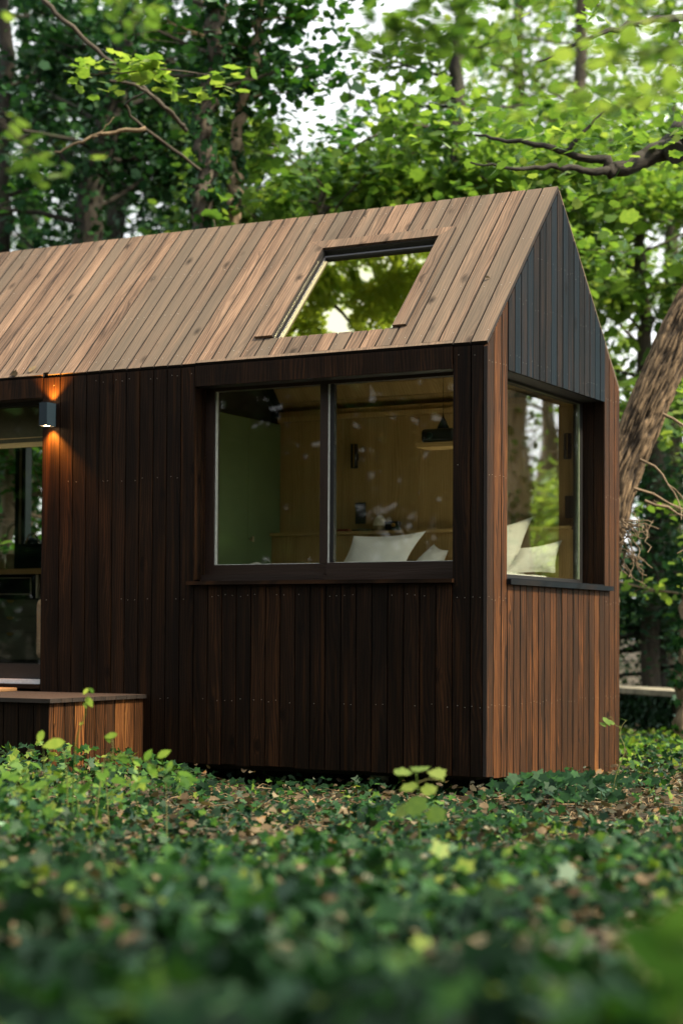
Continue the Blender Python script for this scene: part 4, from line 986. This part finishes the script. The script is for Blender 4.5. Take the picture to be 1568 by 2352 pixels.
tree('bright bushy maple growing just behind the middle of the roof ridge', [base(740, 16.8), P_(735, 900, 16.8), P_(740, 620, 16.8), P_(745, 480, 16.8), P_(750, 400, 16.8)], [.07, .06, .05, .035, .012],
     LF_LIGHT, BARK_G, limbs=18, llen=(1.0, 1.7), nleaf=11000, z0=2.9, tone=.42, name='maple_tree', sub=6, spread=.26, lsize=(.07, .12))
tree('dark green hazel tucked behind the roof ridge between the trunks and the maple', [base(640, 20), P_(640, 900, 20), P_(645, 600, 20), P_(650, 500, 20), P_(650, 430, 20)], [.07, .06, .05, .035, .012],
     LF_DARK, BARK_D, limbs=20, llen=(1.2, 2.0), nleaf=13000, z0=1., tone=.55, name='hazel_tree', sub=6, spread=.3, lsize=(.07, .12), shape='ovate')
tree('light green maple whose leaves show behind the roof right of the slim trunk', [base(1180, 17), P_(1180, 900, 17), P_(1185, 600, 17), P_(1190, 460, 17), P_(1200, 390, 17)], [.07, .06, .05, .035, .012],
     LF_LIGHT, BARK_G, limbs=14, llen=(1.0, 1.7), nleaf=7000, z0=2.6, tone=.42, name='maple_tree', sub=6, lsize=(.07, .12))
tree('sunlit maple filling the gap right of the gable peak', [base(1490, 18.5), P_(1500, 1100, 18.5), P_(1480, 800, 18.5), P_(1470, 600, 18.5), P_(1475, 460, 18.5), P_(1480, 330, 18.5)], [.10, .09, .075, .06, .04, .012],
     LF_LIGHT, BARK_G, limbs=26, llen=(1.1, 2.0), nleaf=17000, z0=2.2, tone=.52, name='maple_tree', sub=6, lsize=(.07, .12), spread=.3)
tree('pale yellow green tree far behind the top right branches', [base(1330, 27), P_(1330, 900, 27), P_(1320, 500, 27), P_(1330, 200, 27), P_(1340, -150, 27), P_(1340, -500, 27)], [.18, .15, .12, .10, .07, .03],
     LF_YEL, BARK_G, limbs=26, llen=(1.5, 2.6), nleaf=14000, z0=4.2, tone=.5, name='maple_tree', sub=5, spread=.32, lsize=(.08, .13))
tree('rounded green tree closing the view below the top centre sky gap', [base(930, 29), P_(930, 900, 29), P_(935, 600, 29), P_(930, 520, 29), P_(935, 430, 29)], [.16, .13, .10, .06, .02],
     LF_MID, BARK_G, limbs=22, llen=(1.6, 2.8), nleaf=16000, z0=2.0, tone=.6, name='maple_tree', sub=6, spread=.36, lsize=(.09, .15))
tree('tall pale green tree far behind the slim maple near the gable peak', [base(1190, 34), P_(1190, 900, 34), P_(1180, 500, 34), P_(1190, 200, 34), P_(1190, -150, 34), P_(1190, -400, 34)], [.22, .2, .16, .12, .08, .03],
     LF_YEL, BARK_G, limbs=30, llen=(1.5, 2.4), nleaf=15000, z0=5, tone=.62, name='far_maple', sub=6, spread=.5, flat=.7, lsize=(.09, .15))
tree('tall green tree far behind the dark trunks at the left', [base(60, 33), P_(60, 900, 33), P_(65, 500, 33), P_(60, 200, 33), P_(60, -300, 33)], [.22, .2, .16, .1, .03],
     LF_MID, BARK_G, limbs=30, llen=(1.8, 3.2), nleaf=22000, z0=2, tone=.42, name='far_maple', sub=6, spread=.55, flat=.8, lsize=(.09, .15))
tree('tall green tree far behind the right end of the cabin', [base(1540, 30), P_(1540, 1200, 30), P_(1545, 800, 30), P_(1540, 400, 30), P_(1540, 0, 30), P_(1540, -300, 30)], [.22, .2, .16, .1, .03, .02],
     LF_LIGHT, BARK_G, limbs=34, llen=(1.6, 2.8), nleaf=24000, z0=.6, tone=.5, name='far_maple', sub=6, spread=.5, flat=.8, lsize=(.08, .14))
tree('dark yew with drooping sprays right of the cabin behind the stone wall', [base(1500, 19), P_(1500, 1500, 19), P_(1505, 1350, 19), P_(1515, 1200, 19), P_(1520, 1060, 19)], [.14, .12, .09, .05, .015],
     LF_DARK, BARK_D, limbs=34, llen=(.9, 1.9), nleaf=26000, z0=.2, tone=.26, name='yew_tree', shape='small', lsize=(.06, .11), up=-.15, sub=6, spread=.3, flat=1.)
tree('leafy thicket seen through the cabin door and its back window', [base(20, 17), P_(20, 1500, 17), P_(15, 1250, 17), P_(25, 1050, 17), P_(15, 850, 17)], [.10, .085, .07, .05, .02],
     LF_MID, BARK_L, limbs=26, llen=(.9, 1.8), nleaf=14000, z0=.2, tone=.5, name='thicket', sub=6, spread=.3, flat=.9, shape='ovate', lsize=(.07, .12))
tree('pale sunlit trunk at the right edge of the photo by the stone wall', [base(1566, 15.0), P_(1566, 1600, 15.0), P_(1572, 1500, 15), P_(1576, 1380, 15), P_(1600, 1200, 15), P_(1640, 900, 15.2)], [.085, .06, .05, .045, .04, .02],
     LF_LIGHT, BARK_L, limbs=8, llen=(.5, 1.), nleaf=700, z0=.9, tone=.6, name='sapling_tree', spread=.16, ivy=160, lsize=(.05, .09))

# branches crossing in front of the dark trees, left
def bough(label, specs, leafpts, leafm, nl, tone=.55, spr=.22, m=None, name='branch', lsize=(.08, .13)):
    root = empty(name, specs[0][0][0], label, 'branch')
    mb = MB()
    for pts, r0, r1 in specs:
        c = curve(pts, 6, .006); mb.tube(c, list(np.linspace(r0, r1, len(c))), 7, wob=.12)
    inv(mb.build('stem', m or BARK_G), root)
    if nl:
        pts = np.concatenate([np.array(curve(p, 6)) for p in leafpts]); c, q = sprays(nl, pts, spr, .35, 2.)
        nr = rng.normal(size=c.shape)*.3+np.array([0, 0, 1]); inv(leaf_mesh('foliage', c, rng.uniform(*lsize, len(c)), nr, tone+.15*rng.normal(size=len(c))+.3*q, 'maple', leafm), root)
    return root
bough('long dead bough slanting down from the top left corner', [([P_(60, -60, 14), P_(130, 30, 14), P_(240, 130, 14.1), P_(330, 200, 14.2), P_(390, 260, 14.3), P_(430, 300, 14.5)], .022, .009)], None, None, 0, m=BARK_G)
bough('arched bare bough with layered green sprays at upper left', [([P_(250, 185, 14), P_(300, 190, 14), P_(350, 220, 14), P_(400, 265, 14.2), P_(428, 300, 14.4)], .011, .018), ([P_(340, 210, 14.1), P_(290, 240, 14.3), P_(340, 300, 14.5), P_(460, 390, 15)], .008, .014), ([P_(190, 170, 13.6), P_(260, 168, 13.5), P_(380, 158, 13.5), P_(490, 175, 13.6)], .006, .006)],
      [[P_(180, 175, 13.6), P_(260, 163, 13.5), P_(330, 160, 13.5), P_(390, 155, 13.5)], [P_(420, 195, 13.6), P_(470, 180, 13.6), P_(500, 150, 13.6)]], LF_LIGHT, 420, tone=.75, spr=.13)
bough('pale curved dead branch in front of the dark trunk at left', [([P_(125, 350, 14), P_(190, 322, 14), P_(250, 302, 14), P_(335, 293, 14)], .008, .018), ([P_(215, 318, 14), P_(235, 300, 14), P_(262, 268, 14)], .006, .003)], None, None, 0, m=BARK_L)
bough('yellow green spray hanging at the left edge above the roof', [([P_(-60, 240, 5.6), P_(10, 290, 5.6), P_(60, 330, 5.6), P_(95, 360, 5.6)], .005, .002)], [[P_(-10, 270, 5.6), P_(30, 310, 5.6), P_(70, 350, 5.6), P_(90, 375, 5.6)]], LF_YEL, 170, tone=.45, spr=.075, lsize=(.04, .06))
bough('broad layered spray of pale leaves over the sky gap at centre', [([P_(1060, 300, 16), P_(950, 290, 16), P_(860, 310, 16), P_(780, 360, 16)], .016, .006)], [[P_(1000, 290, 16), P_(900, 290, 16), P_(800, 330, 16), P_(700, 290, 16)]], LF_MID, 260, tone=.6, spr=.2)
bough('soft out of focus yellow green boughs across the top right', [([P_(1700, 60, 5.2), P_(1520, 110, 5.2), P_(1380, 150, 5.3), P_(1250, 220, 5.3)], .008, .003), ([P_(1700, 160, 5), P_(1560, 200, 5), P_(1450, 230, 5), P_(1330, 260, 5)], .006, .003)],
      [[P_(1600, 90, 5.2), P_(1480, 120, 5.2), P_(1380, 150, 5.3), P_(1260, 220, 5.3)], [P_(1560, 200, 5), P_(1450, 230, 5), P_(1320, 262, 5)], [P_(1500, 60, 5.2), P_(1400, 200, 5.2)]], LF_YEL, 420, tone=.6, spr=.10, lsize=(.04, .07))
bough('blurred green boughs hanging in at top right of centre', [([P_(1010, -140, 5.2), P_(980, -40, 5.2), P_(940, 50, 5.2), P_(900, 120, 5.2)], .005, .003)], [[P_(1060, -120, 5.2), P_(1000, -20, 5.2), P_(980, 60, 5.2), P_(940, 100, 5.2)], [P_(1120, -60, 5.2), P_(1080, 30, 5.2)]], LF_LIGHT, 330, tone=.45, spr=.09, lsize=(.04, .065))
bough('blurred sunlit spray touching the top left of the photo', [([P_(200, -140, 5.5), P_(260, -20, 5.5), P_(300, 60, 5.5)], .005, .002)], [[P_(220, -60, 5.5), P_(270, 0, 5.5), P_(300, 50, 5.5)], [P_(40, -60, 5.5), P_(60, 20, 5.5)]], LF_YEL, 200, tone=.35, spr=.08, lsize=(.035, .06))

# --- trees out of the frame that shade the place and show in the panes
tree('ivy hung tree right of the cabin mirrored in the gable window', [(2.95, 8.15, -.2), (2.95, 8.2, 1.5), (2.98, 8.2, 3.2), (3.05, 8.25, 5.), (3.1, 8.3, 8)], [.2, .18, .165, .15, .07], LF_MID, BARK_L, limbs=12, llen=(1.2, 2.6), nleaf=20000, z0=2.9, lsize=(.04, .075), name='mirrored_tree', sub=7, ivy=700, tone=.5)
for k, (x, y, h, nl, tn_) in enumerate(((5.4, 14.5, 2.3, 26000, .7), (3.6, 12.8, 2.0, 20000, .65), (7.6, 11.5, 2.6, 16000, .6))):
    tree(('bushy tree far right of the cabin seen only in the gable glass', 'bushy tree behind right of the cabin seen only in the gable glass', 'bushy tree nearest on the right seen only in the gable glass')[k], [(x, y, -.2), (x, y, h*.4), (x+.1, y, h*.8), (x, y, h)], [.12, .1, .06, .02], LF_LIGHT, BARK_G, limbs=20, llen=(1.2, 2.), nleaf=nl, z0=.3, tone=tn_, name='bushy_tree', sub=5, lsize=(.06, .10), spread=.35, flat=.8)
# tall tree over the roof; its crown (with two gaps) is what the skylight mirrors
ct = empty('canopy_tree', (-11.5, 6.5, -.2), 'tall tree whose high canopy hangs over the roof and shows in the skylight', 'tree')
mb = MB(); tp = curve([(-11.5, 6.5, -.2), (-11.2, 6.2, 3), (-10.4, 5.4, 6), (-8.8, 4.2, 8.6), (-7., 3, 9.6), (-5.4, 2.1, 9.9), (-4.0, 1.5, 9.9)], 6, .03); mb.tube(tp, list(np.linspace(.28, .04, len(tp))), 10)
for k in range(14): limb(mb, tp[len(tp)-14+k], rng.normal(size=3)*np.array([1, 1, .3])+np.array([.3, -.2, 0]), 1.8, .03, jit=.3)
inv(mb.build('trunk', BARK_D), ct)
def crown_blob(n, c0, rad, size, m, tone, holes=()):
    c = rng.normal(size=(n, 3)); c /= np.linalg.norm(c, axis=1, keepdims=True); c = c*rng.random((n, 1))**.45*np.array(rad)+np.array(c0)
    q = np.array([noise.noise(Vector(tuple(v*1.6))) for v in c]); q3 = np.array([noise.noise(Vector(tuple(v*7.))) for v in c]); ok = (.6*q+1.5*q3 > .04)
    for (hx, hy, hr) in holes:
        dz = c[:, 2]-9.5; ok &= np.hypot(c[:, 0]-hx+.54*dz, c[:, 1]-hy-.176*dz)+.22*q3 > hr
    c, q = c[ok], q[ok]
    return leaf_mesh('crown', c, rng.uniform(*size, len(c)), rng.normal(size=c.shape)*.5+np.array([0, 0, 1]), tone+.17*rng.normal(size=len(c))+.4*q, 'maple', m)
def sky_hit(px, py, z):
    n = np.array(nf); d = F_+R_*(px-784)/FPX-U_*(py-CYP)/FPX; P0 = np.array([0, 0, H]); t = ((P0-CAM)@n)/(d@n); p = CAM+t*d; q = d-2*(d@n)*n; return p+q*(z-p[2])/q[2]
h1, h2 = sky_hit(765, 715, 9.5), sky_hit(828, 608, 9.5)
inv(crown_blob(90000, (-4.7, 1.7, 9.5), (2.6, 2.1, .4), (.03, .06), LF_YEL, .95, ((h1[0], h1[1], .24), (h2[0], h2[1], .12))), ct)

spots = ((-7, -9, 9), (-9, -3.5, 10), (-8, 3.5, 9), (-12, 2, 10), (-3, -13, 9), (1.5, -14, 10), (5.5, -15, 9), (-4, -17, 10), (2, -19, 11), (-9, -13, 11), (9.5, -15.5, 9), (-2, -9.5, 7))
for k, (t, u, h) in enumerate(spots):
    x, y = xy(t, u)
    tree('dark tree of the wood behind and left of the photographer', [(x, y, -.2), (x+.1, y, h*.4), (x, y+.1, h*.8), (x, y, h)], [.25, .2, .12, .03], LF_DARK, BARK_D, limbs=30, llen=(1.8, 3.2), nleaf=13000, z0=.2, tone=.35, name='wood_tree', sub=5, lsize=(.18, .3), spread=.6, flat=.8, dense=True, group='trees behind the photographer')

tree('spreading tree out of view on the right that shades the ivy in the foreground', [(10.2, -9.5, -.2), (10.1, -9.4, 3), (9.6, -9., 6), (9., -8.6, 9)], [.25, .2, .15, .05], LF_MID, BARK_D, limbs=22, llen=(2.0, 4.2), nleaf=9000, z0=4.2, tone=.4, name='shade_tree', sub=6, lsize=(.16, .26), spread=.5)
tree('tall tree far out to the right that fills the upper part of the gable glass', [(6.3, 17.5, -.2), (6.3, 17.5, 3), (6.2, 17.4, 6), (6.2, 17.4, 9)], [.2, .17, .1, .03], LF_MID, BARK_G, limbs=30, llen=(1.6, 3.0), nleaf=7500, z0=1.5, tone=.75, name='far_maple', sub=6, lsize=(.06, .11), spread=.5, flat=.8)
# far wood closing the horizon all round
def far_ring(n, r0, r1, h0, h1, sz, matl, name, label, gap=None, tone=.4):
    a = rng.random(n)*2*PI; r = rng.uniform(r0, r1, n); z = -.2+rng.random(n)**1.15*h1
    x, y = r*np.cos(a), r*np.sin(a)
    q = np.array([noise.noise(Vector((math.cos(b)*9, math.sin(b)*9, c*.35))) for b, c in zip(a, z)]); q2 = np.array([noise.noise(Vector((math.cos(b)*40, math.sin(b)*40, c*1.2))) for b, c in zip(a, z)])
    hh = 1+1.3*np.clip(np.cos(a-math.radians(238))*2-1, 0, 1); z = z*hh
    ok = z < (h0+(h1-h0)*(.5+q))*hh ; ok &= q2 > -.28+.32*(z/h1)
    x, y, z, q2 = x[ok], y[ok], z[ok], q2[ok]; nr = rng.normal(size=(len(x), 3))
    o = leaf_mesh(name, np.stack([x, y, z], 1), rng.uniform(*sz, len(x)), nr, tone+.15*rng.normal(size=len(x))+.3*q2, 'maple', matl); tag(o, label, 'far wood', kind='stuff'); return o
far_ring(34000, 33, 44, 3, 8.5, (.3, .6), LF_DARK, 'far_wood', 'distant dark mass of woodland closing the view all round', tone=.45)

# ================================================================== garden wall with coping
gwl = empty('garden_wall', at(1490, 1640, 16.6), 'low ivy covered stone wall with a pale flat coping right of the cabin', 'garden wall')
def along(px, py, t): return at(px, py, t)
A, B = at(1330, 1584, 17.6), at(1557, 1590, 15.8); z1 = .5*(A[2]+B[2])
dv = B-A; dv[2] = 0; Lw = np.linalg.norm(dv); dv /= Lw; nv = np.array([dv[1], -dv[0], 0.])
if np.dot(nv, -F_) < 0: nv = -nv
zg = float(ground_z(B[0], B[1]))
mb = MB(); mb.plank([(0, 0), (Lw, 0), (Lw, .42), (0, .42)], (A*np.array([1, 1, 0])+np.array([0, 0, z1+.025]), dv, -nv, (0, 0, 1)), .055, tone=.5)
o = inv(mb.build('coping', M_STONE, bevel=.008), gwl)
mb = MB(); mb.plank([(.0, zg-.1), (Lw-.04, zg-.1), (Lw-.04, z1-.031), (.0, z1-.031)], (A*np.array([1, 1, 0])-nv*.06, dv, (0, 0, 1), nv), .30)
inv(mb.build('wall_stones', plain('dark_mossy_stone', (.09, .08, .05), .9, bump=.8, scale=7, var=.5)), gwl)
m_ = 900; s = rng.random(m_)*(Lw-.15); zz = zg+rng.random(m_)*(z1-.03-zg)
cen = (A*np.array([1, 1, 0]))[None, :]+dv[None, :]*s[:, None]+np.array([0, 0, 1])*zz[:, None]+nv[None, :]*(-.05+.05*rng.random((m_, 1)))
inv(leaf_mesh('wall_ivy', cen, rng.uniform(.05, .09, m_), nv[None, :]+rng.normal(size=(m_, 3))*.4, .15+.25*rng.random(m_), 'ivy', IVY), gwl)

# ================================================================== small plants
STEM = leafmat('green_stem', [(0, (.06, .12, .02)), (1, (.2, .2, .08))], trans=.1, gloss=.2)
def sprout(name, label, stems, leaves, m=None, shape='ovate', cat='plant', tone=.8, group=None):
    b = stems[0][0][0]; root = empty(name, b, label, cat, group); mb = MB()
    for pts, r in stems:
        c = curve(pts, 5); mb.tube(c, list(np.linspace(r, r*.5, len(c))), 6, tone=random.random())
    inv(mb.build('stem', STEM), root)
    c = np.array([l[0] for l in leaves]); s = np.array([l[1] for l in leaves]); nr = np.array([l[2] if len(l) > 2 else (rng.normal()*.4, -.5+rng.normal()*.3, .7) for l in leaves], float)
    tn = tone+.15*rng.normal(size=len(c))
    if len(c) > 30: inv(tag(leaf_mesh('foliage', c, s, nr, tn, shape, m or GC), kind='stuff'), root)
    else:
        for k in range(len(c)): inv(leaf_mesh('leaf', c[k:k+1], s[k:k+1], nr[k:k+1], tn[k:k+1], shape, m or GC), root)
    return root
def gbase(px, t):
    q = at(px, 1700, t); return (q[0], q[1], float(ground_z(q[0], q[1])))
toward = tuple(-F_+np.array([0, 0, .5]))
t = 7.0
sprout('maple_seedling', 'bright maple seedling with drooping leaf tiers in front of the cabin wall', [([gbase(965, t), P_(960, 1830, t), P_(955, 1775, t)], .004), ([P_(957, 1800, t), P_(985, 1790, t), P_(1020, 1795, t)], .002)],
  [(at(x, y, t+dt), s, n_) for x, y, dt, s, n_ in ((925, 1775, 0, 0.082, (.2, -.3, 1)), (965, 1766, .05, 0.090, (0, -.2, 1)), (1003, 1778, -.05, 0.082, (.3, -.5, 1)), (940, 1808, 0, 0.082, (0, -.5, 1)), (985, 1815, .05, 0.074, (.2, -.6, .8)), (955, 1852, -.1, 0.107, (0, -.9, .7)), (1000, 1872, -.1, 0.090, (.2, -.8, .6)), (925, 1862, 0, 0.082, (-.2, -.8, .7)))], m=LF_LIGHT, shape='maple', tone=.85)
t = 7.6
sprout('climber_shoot', 'tallest thin shoot with small leaves in front of the timber step', [([gbase(165, t), P_(172, 1740, t), P_(178, 1690, t), P_(196, 1640, t), P_(203, 1595, t)], .003)],
  [(at(x, y, t), s, toward) for x, y, s in ((197, 1588, .036), (210, 1586, .03), (205, 1612, .055), (196, 1620, .03), (187, 1662, .02))], m=GC, tone=.8)
sprout('broadleaf_seedling', 'two rounded bright leaves on short stems left of the tall shoot', [([gbase(110, t), P_(100, 1730, t), P_(96, 1695, t)], .0025), ([gbase(160, t), P_(150, 1745, t), P_(128, 1712, t)], .0025)],
  [(at(93, 1692, t), .06, toward), (at(124, 1709, t), .095, toward), (at(118, 1740, t), .04, toward)], m=GC, tone=.75)
sprout('climber_shoot', 'pale heart shaped leaf held up on a curved stem in front of the step', [([gbase(215, t), P_(238, 1752, t), P_(258, 1735, t), P_(258, 1700, t)], .003), ([P_(240, 1750, t), P_(290, 1735, t), P_(345, 1755, t), P_(375, 1765, t)], .0025)],
  [(at(255, 1690, t), .055, toward), (at(248, 1697, t), .04, toward), (at(340, 1735, t), .06, toward), (at(376, 1732, t), .065, toward), (at(350, 1770, t), .075, toward), (at(325, 1800, t), .07, toward), (at(390, 1760, t), .05, toward), (at(285, 1745, t), .06, toward)], m=GC, tone=.62)
lv = [(at(random.uniform(-10, 440), random.triangular(1750, 1822, 1800), random.uniform(7.2, 8.6)), random.uniform(.03, .075)) for _ in range(95)]
sprout('bramble_patch', 'loose patch of bright leaves along the foot of the timber step', [([gbase(60+k*65, 7.8), P_(40+k*68, 1800, 7.8), P_(70+k*58, 1775+(k*37) % 20, 7.7)], .002) for k in range(6)], lv, m=GC, tone=.36)
t = 9.2
sprout('twiggy_sapling', 'spindly sapling with yellowing leaves against the right corner of the cabin', [([gbase(1400, t), P_(1412, 1790, t), P_(1434, 1725, t), P_(1424, 1690, t), P_(1428, 1668, t), P_(1438, 1655, t)], .0026), ([P_(1427, 1672, t), P_(1412, 1665, t), P_(1404, 1648, t), P_(1395, 1650, t)], .0016), ([P_(1438, 1656, t), P_(1428, 1652, t), P_(1420, 1650, t)], .0013)],
  [(at(1392, 1656, t), .06, (.5, -.6, .8)), (at(1404, 1660, t), .055, (.3, -.4, 1)), (at(1384, 1664, t), .05, (.2, -.5, .9)), (at(1396, 1663, t), .05, (0, -.3, 1))], m=LF_YEL, tone=.6)
# larger ivy under the gable corner
lv = []
for _ in range(230):
    px = random.gauss(1300, 75); py = 1800+random.uniform(-22, 38)*(1 if px > 1180 else .6); lv.append((at(px, py, random.uniform(8.9, 9.9)), random.uniform(.045, .085)))
sprout('ivy_clump', 'clump of large dark ivy leaves under the gable corner of the cabin', [([gbase(1230+k*30, 9.5), P_(1232+k*30, 1812, 9.4), P_(1236+k*31, 1790, 9.3)], .002) for k in range(6)], lv, m=IVY, shape='ivy', tone=.4, cat='ivy')
# out of focus leaf in the lower right corner
t = 2.1
sprout('foreground_leaf_shoot', 'big blurred bright leaf close to the lens in the lower right corner', [([tuple(gbase(1560, t)), P_(1560, 2250, t), P_(1530, 2160, t)], .004)], [(at(1510, 2190, t), .12, toward), (at(1592, 2110, t), .10, toward), (at(1560, 2270, t), .09, toward)], m=LF_MID, shape='ovate', tone=.75)
# fallen log bits
def log(px, py, t, l, r, label, ang):
    p = at(px, py, t); z = float(ground_z(p[0], p[1])); d = np.array([math.cos(ang), math.sin(ang), .06]); mb = MB()
    pts = [np.array([p[0], p[1], z+r*.7])+d*l*(k/8-.5)+rng.normal(size=3)*r*.12 for k in range(9)]
    mb.tube(pts, [r*(.7+.3*math.sin(PI*(k+.6)/9)) for k in range(9)], 10, wob=.18); o = mb.build('fallen_log', BARK_L); tag(o, label, 'log')
log(985, 1812, 9.0, .32, .022, 'short broken piece of pale log lying under the cabin wall', .3)
log(850, 1872, 6.8, .26, .020, 'pale brown stick lying in the ivy left of the maple seedling', .6)

for k, (px, py, lab) in enumerate(((34, 862, 'dark fallen leaf caught on the eave at the far left of the roof'), (76, 850, 'orange fallen leaf stuck on the boards near the left eave'), (1120, 640, 'tiny brown leaf lying on the roof boards right of the skylight'))):
    d_ = F_+R_*(px-784)/FPX-U_*(py-CYP)/FPX; n_ = np.array(nf); t_ = ((np.array((0, 0, H))-CAM)@n_)/(d_@n_); p_ = CAM+t_*d_+n_*.012
    o = leaf_mesh('fallen_leaf', [p_], np.array([.06, .07, .035][k:k+1]), np.array([n_+np.array([.2, -.1, 0])]), np.array([.2, .95, .5][k:k+1]), 'maple' if k == 0 else 'ovate', LIT, fold=.6); tag(o, lab, 'fallen leaf', 'fallen leaves on the roof')
# ================================================================== light
wd_ = bpy.data.worlds.new('World'); scene.world = wd_; wd_.use_nodes = True; nt = wd_.node_tree; nt.nodes.clear()
SUN_EL, SUN_AZ = math.radians(50), math.atan2(.02, 1.0)     # azimuth measured from +X towards +Y
sky = N(nt, 'ShaderNodeTexSky'); sky.sky_type = 'NISHITA'; sky.sun_disc = False; sky.sun_elevation = SUN_EL; sky.sun_rotation = PI/2-SUN_AZ; sky.dust_density = 4; sky.air_density = 1.2
hs = N(nt, 'ShaderNodeHueSaturation'); hs.inputs['Saturation'].default_value = .42; hs.inputs['Value'].default_value = 1.0; L(nt, sky.outputs[0], hs.inputs['Color'])
wt = N(nt, 'ShaderNodeTexCoord'); wn = N(nt, 'ShaderNodeTexNoise', i_Scale=2.5, i_Detail=5.0); L(nt, wt.outputs['Generated'], wn.inputs['Vector'])
wr = ramp(nt, [(.3, (.5, .5, .5)), (.65, (.85, .85, .85))], wn.outputs[0])
cloud = mix(nt, wr.outputs[0], hs.outputs[0], (6.5, 6.6, 6.7))
bg = N(nt, 'ShaderNodeBackground'); bg.inputs['Strength'].default_value = .15; L(nt, cloud, bg.inputs[0])
o = N(nt, 'ShaderNodeOutputWorld'); L(nt, bg.outputs[0], o.inputs[0])
sd = bpy.data.lights.new('sun', 'SUN'); sd.energy = 4.6; sd.angle = math.radians(9); sd.color = (1, .83, .60); so = bpy.data.objects.new('sun', sd); C.objects.link(so)
sdir = Vector((math.cos(SUN_EL)*math.cos(SUN_AZ), math.cos(SUN_EL)*math.sin(SUN_AZ), math.sin(SUN_EL)))
so.rotation_euler = sdir.to_track_quat('Z', 'Y').to_euler(); so.location = sdir*60

scene.view_settings.view_transform = 'Standard'; scene.view_settings.look = 'None'; scene.view_settings.exposure = 1.1; scene.view_settings.gamma = 1
cy = scene.cycles
cy.use_denoising = True
try: cy.denoiser = 'OPENIMAGEDENOISE'; cy.denoising_input_passes = 'RGB_ALBEDO_NORMAL'
except Exception: pass
cy.max_bounces = 10; cy.diffuse_bounces = 4; cy.glossy_bounces = 4; cy.transmission_bounces = 6; cy.transparent_max_bounces = 16
cy.sample_clamp_indirect = 8; cy.caustics_reflective = False; cy.caustics_refractive = False
